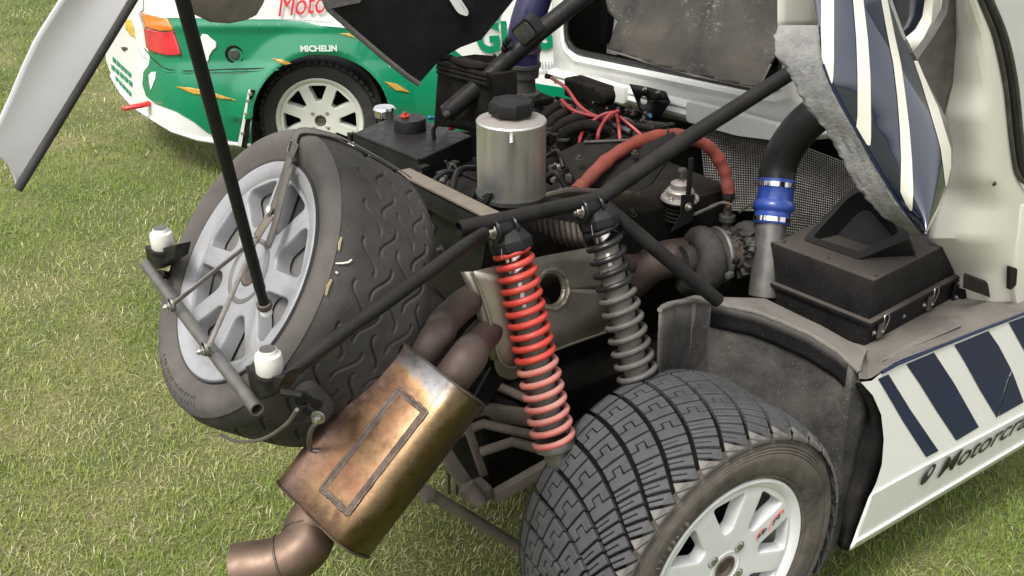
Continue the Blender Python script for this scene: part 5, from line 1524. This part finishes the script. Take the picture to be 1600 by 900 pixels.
# far quarter, seen from its black inside
fq = [(480, -60), (504, -6), (513, 14), (560, 56), (600, 90), (636, 119), (654, 131), (660, 124), (688, 92), (720, 74), (752, 62), (778, 30), (802, 0), (830, -60)]
MB().prism([at(x, y, l=1.12) for x, y in fq], V((.02, .02, 0))).build('far_quarter', 'black_clean', shell, smooth=0)
tube('far_edge', [at(x, y, l=1.11) for x, y in fq[1:7]], .007, 'fibre', shell, 8)
MB().prism([at(x, y, l=1.09) for x, y in [(504, -10), (560, -12), (562, 4), (514, 14)]], V((.03, .02, .02))).build('far_bracket', 'fibre', shell)
MB().prism([at(x, y, l=1.108) for x, y in rounded([(698, -8), (716, -8), (733, 18), (731, 25), (716, 20)], 5)], V((-.004, -.006, 0))).build('panel_slot', 'white', shell)

# ---- wheelhouse wall, sill and side skirt
def sill():
    ridge = [at(1031, 484, x=.02), at(1052, 474, x=.10), at(1080, 470, x=.18), at(1113, 473, x=.25), at(1180, 487, x=.30), at(1222, 503, x=.325), at(1267, 523, x=.345), at(1310, 550, x=.355), at(1342, 580, l=.02)]
    rg = [ridge[i] + (ridge[i + 1] - ridge[i]) * k / 4 for i in range(len(ridge) - 1) for k in range(4)] + [ridge[-1]]
    IE = [(1341, 584), (1350, 625), (1354, 648), (1348, 675), (1338, 705), (1330, 745), (1322, 775), (1314, 812), (1308, 848)]
    rows = []
    for k in range(10):
        t = k / 9
        row = [V((p.x + (.012 * math.sin(t * 2.4)), p.y, p.z - t * (p.z - .16))) + V((random.uniform(-1, 1), 0, 0)) * .001 for p in rg[:-1]]
        f_ = t * (len(IE) - 1); i_ = min(int(f_), len(IE) - 2); f_ -= i_
        q0 = at(IE[i_][0] * (1 - f_) + IE[i_ + 1][0] * f_ + 6, IE[i_][1] * (1 - f_) + IE[i_ + 1][1] * f_, l=.034)
        rows.append(row + [row[-1] * .5 + q0 * .5, q0])
    MB().grid(rows).build('wheelhouse_wall', 'fibre_dark', rally, solid=.006, smooth=60)
    nc = len(rows[0])
    def off_strip(name, c0, c1, r0, r1_, off, mat):
        sub = [[p + V((-off, -off * .35, 0)) for p in rw_[c0:c1]] for rw_ in rows[r0:r1_]]
        MB().grid(sub).build(name, mat, rally, solid=.002, smooth=60)
    up_rows = rows
    top_band = [[p + V((-.004, -.002, -.004 - h_)) for p in rg[12:-2]] for h_ in (0, .02, .045, .058)]
    MB().grid(top_band).build('wall_flange', 'black_box', rally, solid=.002, smooth=60)
    beige = [[p + V((-.003, -.002, -.006 - h_)) for p in rg[1:12]] for h_ in (0, .05, .12, .2)]
    MB().grid(beige).build('wall_patch', 'mud', rally, solid=.002, smooth=60)
    # rolled lip and dusty top behind it
    MB().tube(rg, .006, 10).build('wall_lip', 'fibre', rally)
    back = [at(1031, 478, x=.14), at(1062, 468, x=.22), at(1090, 462, x=.28), at(1130, 464, x=.32), at(1195, 466, x=.40), at(1236, 486, x=.42), at(1282, 508, x=.43), at(1325, 532, x=.44), at(1356, 545, x=.45)]
    bk_ = [back[i] + (back[i + 1] - back[i]) * k / 4 for i in range(len(back) - 1) for k in range(4)] + [back[-1]]
    mid_ = [(a * .5 + b * .5) + Z_ * (.006 + .002 * math.sin(i)) for i, (a, b) in enumerate(zip(rg, bk_))]
    MB().grid([rg, mid_, bk_, [p - Z_ * .05 for p in bk_]]).build('wall_top', 'fibre', rally, smooth=60)
    # ledge along the sill
    out_e = [at(x, y, l=.0) for x, y in [(1342, 592), (1362, 590), (1400, 566), (1450, 546), (1520, 519), (1600, 488), (1680, 458)]]
    zt = out_e[3].z
    in_e = [at(1349, 560, l=.06), at(1356, 545, l=.10)]
    zi = zb + .003
    inner = [at(1350, 563, z=zt), at(1358, 546, z=zi), at(1395, 530, z=zi), at(1430, 512, z=zi), at(1505, 478, z=zi), at(1560, 452, z=zi), at(1640, 425, z=zi)]
    mids = [(a + b) / 2 + Z_ * .004 for a, b in zip(out_e, inner)]
    rows = [curve(out_e, 4), curve(mids, 4), curve(inner, 4)]
    far_ = [p + V((.02, .18, -.03)) for p in rows[2]]
    MB().grid(rows + [far_]).build('sill_ledge', 'fibre', rally, smooth=60)
    MB().grid([[rg[-1] - Z_ * .004, mid_[-1] - Z_ * .003, bk_[-1] - Z_ * .002], [rows[0][0], rows[1][0], rows[2][0]], [rows[0][3], rows[1][3], rows[2][3]]]).build('corner_cap', 'fibre', rally, smooth=60)
    # torn glass-fibre patch on the ledge
    pt_ = [(1376, 566), (1400, 548), (1450, 522), (1486, 498), (1498, 500), (1502, 510), (1470, 524), (1420, 545), (1392, 560)]
    MB().prism([at(x, y, z=(zt + zi) / 2 + .010) for x, y in pt_], Z_ * .002).build('repair_patch', 'fibre', rally, bevel=.001)
    # black rubber arch lip
    oe = [(1341, 594), (1362, 616), (1376, 645), (1380, 685), (1377, 726), (1368, 755), (1359, 774), (1344, 816), (1327, 860)]
    ie = [(1338, 598), (1350, 625), (1354, 648), (1348, 675), (1338, 705), (1330, 745), (1322, 775), (1314, 812), (1308, 848)]
    a_ = curve([at(x, y, l=-.001) for x, y in oe], 4); b_ = curve([at(x, y, l=.035) for x, y in ie], 4)
    m_ = [(p + q) / 2 + V((-.012, -.004, 0)) for p, q in zip(a_, b_)]
    MB().grid([a_, m_, b_, [p + V((.05, .02, 0)) for p in b_]]).build('arch_lip', 'black_box', rally, solid=.003, smooth=60)
    # skirt: upper face leaning, lower strip
    top = [(1345, 597), (1362, 595), (1378, 582), (1402, 569), (1450, 549), (1520, 521), (1600, 490), (1700, 452)]
    crease = [(1360, 772), (1365, 769), (1376, 763), (1400, 750), (1450, 723), (1520, 687), (1600, 645), (1700, 592)]
    bot = [(1327, 860), (1336, 855), (1350, 847), (1385, 826), (1440, 793), (1510, 751), (1600, 697), (1700, 637)]
    arch = [(1376, 660), (1381, 690), (1378, 726)]
    def rearx(t):       # rear edge follows the arch lip
        pts = [(1345, 597), (1364, 618), (1377, 648), (1381, 686), (1378, 726), (1369, 755), (1360, 773)]
        f = t * (len(pts) - 1); i = min(int(f), len(pts) - 2); f -= i
        return (pts[i][0] * (1 - f) + pts[i + 1][0] * f, pts[i][1] * (1 - f) + pts[i + 1][1] * f)
    PN = V((0, -1, .07)).normalized()
    pp = at(1450, 549, l=-.002)
    def S(x, y, off=0): return RC.onplane(x, y, pp - Y_ * off, PN)
    rows = []
    for k in range(13):
        t = k / 12; row = [S(*rearx(t))]
        x0, y0 = rearx(t)
        for j in range(1, 8):
            x = top[j][0] * (1 - t) + crease[j][0] * t; y = top[j][1] * (1 - t) + crease[j][1] * t
            s_ = (7 - j) / 6 if j < 4 else 0
            if j < 5:
                w = j / 5
                xa, ya = top[5][0] * (1 - t) + crease[5][0] * t, top[5][1] * (1 - t) + crease[5][1] * t
                if t > 0 or True:
                    w2 = w
                    x2, y2 = x0 + (xa - x0) * w2, y0 + (ya - y0) * w2
                    b = min(1, t * 3)
                    x, y = x * (1 - b) + x2 * b, y * (1 - b) + y2 * b
            row.append(S(x, y))
        rows.append(row)
    sk = MB().grid(rows).build('side_skirt', 'white', rally, smooth=60)
    # lower strip turned slightly out
    PN2 = V((0, -1, -.10)).normalized(); p2 = S(1450, 723)
    def S2(x, y, off=0): return RC.onplane(x, y, p2 - Y_ * off, PN2)
    rows = [[S(x, y) for x, y in crease]]
    for t in (.04, .5, .84, .9, 1):
        rows.append([S2(c[0] * (1 - t) + b[0] * t, c[1] * (1 - t) + b[1] * t, .004 if t < .87 else .009) for c, b in zip(crease, bot)])
    MB().grid(rows).build('skirt_strip', 'white', rally, solid=.003, smooth=30)
    for poly in ([(1372, 592), (1388, 585), (1422, 640), (1466, 704), (1447, 714), (1412, 660), (1384, 612)],
                 [(1416, 569), (1459, 551), (1490, 598), (1529, 667), (1494, 688), (1462, 640), (1436, 598)],
                 [(1491, 539), (1544, 517), (1560, 540), (1580, 578), (1574, 592), (1556, 650), (1530, 607), (1507, 565)],
                 [(1581, 580), (1599, 628), (1560, 650)],
                 [(1576, 504), (1603, 494), (1640, 560), (1628, 596), (1596, 540)]):
        nn = [S(x, y, .001) for x, y in poly]
        MB().prism(nn, Y_ * -.0012).build('stripe', 'navy_dirty', sk, smooth=0)
    MB().tube([S(1578, 588, .001), S(1557, 652, .001)], .0022, 6).build('panel_seam', 'black_clean', sk)
    tube('top_seam', [at(x, y, l=-.004) for x, y in top[2:]], .004, 'navy_dirty', rally, 8)
    # lettering
    ta, tb_ = S2(1464, 748, .0105), S2(1600, 668, .0105)
    exv = (tb_ - ta).normalized(); eyv = (S2(1484, 706, .005) - S2(1465, 748, .005)); eyv = PN2.cross(exv)
    W_ = (tb_ - ta).length * 1.03
    text_obj('skirt_lettering', 'Motorcraft', .08, 'ink', sk, ta, exv, eyv, .0003, .30, W_ * 10 / 8.6, bold=.0006, fit_h=.060)
    oc = S2(1450, 741, .0105)
    el = [oc + exv * (.020 * math.cos(a) + .012 * math.sin(a)) + eyv * .027 * math.sin(a) for a in np.linspace(0, 2 * math.pi, 24, endpoint=False)]
    MB().prism(el, PN2 * .0014).build('oval_emblem', 'ink', sk, smooth=0)
    el2 = [oc + exv * (.004 + .010 * math.cos(a) * .7 + .004 * math.sin(a)) + eyv * (.008 + .012 * math.sin(a)) + PN2 * .0012 for a in np.linspace(0, 2 * math.pi, 20, endpoint=False)]
    MB().prism(el2, PN2 * .0008).build('emblem_highlight', 'grey_decal', sk, smooth=0)
sill()

# ================================================================== the green car behind
green = empty('green_car')
green.matrix_world = GC.M
tag(green, 'green and white rally hatchback parked on the grass behind the open engine bay', 'car')
LG = [(160, .95), (175, .78), (195, .55), (215, .36), (235, .21), (255, .11), (280, .045), (310, .01), (350, -.01), (420, -.02), (560, -.03), (700, -.01), (1200, .0)]
def inside(poly, x, y):
    r_ = False
    for i in range(len(poly)):
        (x1, y1), (x2, y2) = poly[i], poly[i - 1]
        if (y1 > y) != (y2 > y) and x < (x2 - x1) * (y - y1) / (y2 - y1) + x1: r_ = not r_
    return r_
WCX, WCY, WR = 502, 186, 108
def gbottom(x):
    t = [(165, 92), (172, 112), (185, 138), (205, 163), (240, 186), (270, 204), (310, 217), (350, 223), (394, 226), (396, 226)]
    if x < WCX - WR: return lerp_tab(t, x)
    if x < WCX + WR: return WCY - math.sqrt(max(0, WR ** 2 - (x - WCX) ** 2)) * .93
    return 262
def gl(x, y):
    flare = .05 * max(0, 1 - abs(math.hypot(x - WCX, y - WCY) - WR) / 40) if y < WCY else 0
    bulge = .03 * math.sin(max(0, min(1, (y - 95) / 130)) * math.pi)
    crease = .012 * max(0, 1 - abs(y - 42) / 10)
    return lerp_tab(LG, x) - flare * .7 - bulge + .02 * max(0, (40 - y) / 100) - crease
def GS(x, y, off=0): return GC.at(x, y, l=gl(x, y) - off)
greenpoly = [(250, 29), (262, 28), (290, 28), (330, 29), (400, 30), (430, 30), (470, 33), (505, 40), (560, 46), (610, 52), (700, 70), (760, 118), (900, 140), (1000, 146), (1200, 150), (1200, 300), (384, 300), (372, 222), (350, 218), (325, 208), (302, 190), (275, 174), (242, 162), (228, 150), (222, 132), (224, 112), (232, 102), (244, 98), (234, 92), (232, 80), (230, 72), (252, 60), (258, 40)]
cols = [165, 168, 172, 177, 183, 190, 198, 206] + list(range(214, 392, 5)) + list(np.linspace(WCX - WR, WCX + WR, 70)) + list(range(616, 1060, 12))
ROWN = 60
MB().grid([[GS(x, -90 + (gbottom(x) + 90) * k / ROWN) for k in range(ROWN + 1)] for x in cols]).build('body', 'white', green, smooth=60)
gp_ = [p for p in greenpoly if not (p[1] > 225 or p[0] > 1050)]
ig = gp_.index((372, 222)) if (372, 222) in gp_ else len(gp_)
archp = [(x, gbottom(x) - .6) for x in np.linspace(WCX + WR - .5, WCX - WR + .5, 60)]
gp_ = gp_[:ig] + [(1050, 150), (1050, 261), (WCX + WR + 1, 261)] + archp + [(WCX - WR - 1, 225), (384, 224.5)] + gp_[ig:]
surf_patch('green_paintwork', gp_, lambda x, y: GS(x, min(y, gbottom(x)), .007), 'green', green, 5, 60)
# arch lip, inner wheel house and underside
al = [GS(x, gbottom(x), .004) for x in range(WCX - WR + 1, WCX + WR, 6)]
MB().grid([al, [p + V((0, .02, .002)) for p in al], [p + V((0, .30, 0)) for p in al]]).build('wheel_arch', 'engine', green)
MB().box(GC.at(502, 190, l=.32), X_ * .42, Y_ * .01, Z_ * .40).build('wheel_house', 'interior', green)
MB().box(GC.at(700, 262, l=.6) + Z_ * -.06, X_ * .9, Y_ * .55, Z_ * .04).build('underbody', 'engine', green)
MB().tube([GS(x, gbottom(x), .0) for x in (175, 190, 210, 240, 270, 310, 350, 392)], .012, 8).build('bumper_lip', 'white', green)
MB().grid([[GS(x, gbottom(x) - 1) for x in (172, 200, 240, 280, 330, 392)], [GS(x, gbottom(x) - 1) + V((.3, .3, -.02)) for x in (172, 200, 240, 280, 330, 392)]]).build('bumper_floor', 'engine', green)
def gtube(name, pts, r_, m_, off=.002): return MB().tube([GS(x, y, off + .008) for x, y in pts], r_, 6).build(name, m_, green)
gtube('bumper_gap', [(226, 76), (240, 93), (252, 104), (265, 109), (290, 111), (320, 110), (360, 108), (400, 107), (436, 106)], .0028, 'black_clean', .0005)
gtube('bumper_highlight', [(245, 102), (260, 112), (290, 114), (330, 113), (436, 109)], .003, 'green', .003)
gtube('door_gap', [(745, 117), (800, 114), (860, 112), (900, 113)], .002, 'grey_decal', .0)
gtube('body_line', [(436, 30), (470, 31), (520, 35)], .002, 'grey_decal', .0)
gtube('hatch_gap', [(226, -40), (224, 0), (224, 15), (219, 20)], .003, 'grey_decal', .0)
gtube('hatch_gap', [(213, 75), (222, 86), (231, 93)], .002, 'grey_decal', .0)
def gpatch(name, poly, m_, off=.004, thick=.003, parent=green):
    return surf_patch(name, poly, lambda x, y: GS(x, y, off + .010), m_, parent, 2.5, 50, thick)
tl = empty('tail_light', green); tl['label'] = 'orange over red tail light cluster'
gpatch('orange_lens', [(222, 20), (262, 30), (270, 47), (252, 48), (228, 42)], 'orange_lens', .004, .012, tl)
gpatch('red_lens', [(226, 44), (252, 50), (271, 49), (283, 85), (262, 86), (240, 81), (230, 74)], 'red_lens', .004, .012, tl)
gpatch('pale_lens', [(217, 18), (223, 21), (229, 44), (224, 43)], 'grey_decal', .004, .006, tl)
gpatch('sponsor_patch', [(196, 30), (205, 31), (208, 44), (211, 60), (203, 54), (196, 44)], 'yellow_decal', .002, .001)
gpatch('bumper_screw', [(189, 74), (196, 73), (199, 76), (193, 80)], 'engine_grey', .002, .004)
fc = GS(367, 85, .002); fn = V((0, -1, 0))
flr = empty('filler_cap', green)
MB().lathe(fc, fn, [(.001, .002), (.030, .002), (.034, .006), (.044, .007), (.048, .003), (.049, -.004)], 32).build('cap_ring', 'engine', flr)
MB().lathe(fc, fn, [(.001, .010), (.022, .010), (.026, .006), (.028, .002)], 24).build('cap_disc', 'engine_grey', flr)
blob = [(312, 62), (316, 53), (324, 54), (330, 60), (338, 66), (338, 74), (331, 80), (327, 88), (325, 97), (319, 94), (317, 80), (312, 74)]
gpatch('map_sticker', blob, 'white_decal', .002, .001)
gpatch('shield_sticker', [(236, 113), (243, 112), (243, 122), (239, 132), (235, 142), (233, 130), (232, 118)], 'white_decal', .002, .001)
for poly in ([(274, 135), (300, 137), (330, 144), (371, 157), (335, 153), (300, 146)], [(423, 91), (440, 93), (456, 99), (446, 102)], [(530, 52), (546, 52), (556, 60)], [(600, 127), (620, 131), (642, 145), (618, 141)]):
    gpatch('gold_flash', poly, 'gold', .002, .001)
p_ = [GS(389, 141, .02), GS(397, 141, .02), GS(384, 232, .02), GS(371, 228, .02)]
mf = empty('mud_flap', green)
MB().prism(p_, V((.01, .06, 0))).build('flap', 'hose_black', mf, bevel=.004)
MB().prism([GS(388, 141, .03), GS(391, 141, .03), GS(377, 229, .03), GS(371, 228, .03)], V((.0, .012, 0))).build('flap_edge', 'white', mf)
for x, y in ((391, 147), (388, 158), (385, 178), (379, 208)): bolt('bolt', GS(x, y, .032), -Y_, .007, mf, .006)
th = GS(233, 161, .0)
MB().tube(curve([th + V((.02, .05, 0)), th + V((-.02, -.02, 0)), th + V((-.09, -.05, -.006)), th + V((-.105, -.075, -.006)), th + V((-.03, -.055, 0)), th + V((.02, .0, 0))], 5), .011, 10).build('tow_hook', 'tow_red', green)
def gtext(name, txt, m_, x0, y0, x1, y1, h, shear=0, bold=0, off=.006):
    a, b = GS(x0, y0, off), GS(x1, y1, off)
    ex_ = (b - a).normalized(); ez_ = V((0, -1, 0)); ey_ = ez_.cross(ex_)
    return text_obj(name, txt, .1, m_, green, a, ex_, ey_, .001, shear, (b - a).length, fit_h=h, bold=bold)
gtext('lettering', 'MICHELIN', 'white_decal', 470, 81, 527, 80, .030, bold=.004, off=.03)
gtext('lettering', 'Moto', 'red_decal', 435, 26, 512, 19, .10, .45, bold=.0, off=.012)
gtext('lettering', 'GLASS', 'green_decal', 746, 84, 888, 76, .155, bold=.004, off=.01)
for i_, (x, y) in enumerate(((752, 36), (764, 36), (776, 36), (834, 28), (842, 20))):
    gpatch('lettering', [(x, y - 30), (x + 5, y - 30), (x + 4, y), (x - 1, y)], 'green_decal', .004, .001)
for x in range(846, 872, 5): gpatch('fine_print', [(x, 96), (x + 2, 96), (x + 2, 108), (x, 108)], 'grey_decal', .003, .0005)
# block letters on the rear bumper
rows_t = [(176, 88, 206, 116, 9), (174, 100, 208, 130, 9), (180, 118, 206, 146, 8)]
for (x0, y0, x1, y1, h) in rows_t:
    for k in range(5):
        t = k / 5; x, y = x0 + (x1 - x0) * t, y0 + (y1 - y0) * t
        dx_, dy_ = (x1 - x0) / 5 * .72, (y1 - y0) / 5 * .72
        gpatch('bumper_lettering', [(x, y), (x + dx_, y + dy_), (x + dx_, y + dy_ + h * .85), (x, y + h * .85)], 'green_decal', .004, .0005)
# its rear wheel
gw = empty('rear_wheel', green, GC.at(500, 190, l=.035))
GR = gw.location.z
gpf = [(.212, .012), (.222, .003), (.235, -.004), (.26, -.009), (.285, -.006), (GR - .014, .004), (GR - .005, .014), (GR, .026), (GR, .20), (GR - .02, .22), (.22, .21)]
MB().lathe((0, 0, 0), (0, 1, 0), gpf, 96).build('tyre', 'rubber', gw, smooth=50)
for k in range(52):
    a = 2 * math.pi * k / 52; ro = V((math.sin(a), 0, math.cos(a))); ta = V((math.cos(a), 0, -math.sin(a)))
    MB().box(ro * (GR - .002) + V((0, .03, 0)), ro * .007, ta * .012, Y_ * .022).build('tread_block', 'rubber', gw, smooth=0)
rim(gw, .222, .2, 8, 'rim_cream', 'interior', sp_in=.052, sp_out=.050, rot=R(0), ra=.098, rb=.188, thick=.05, floor=.06, nut=4)
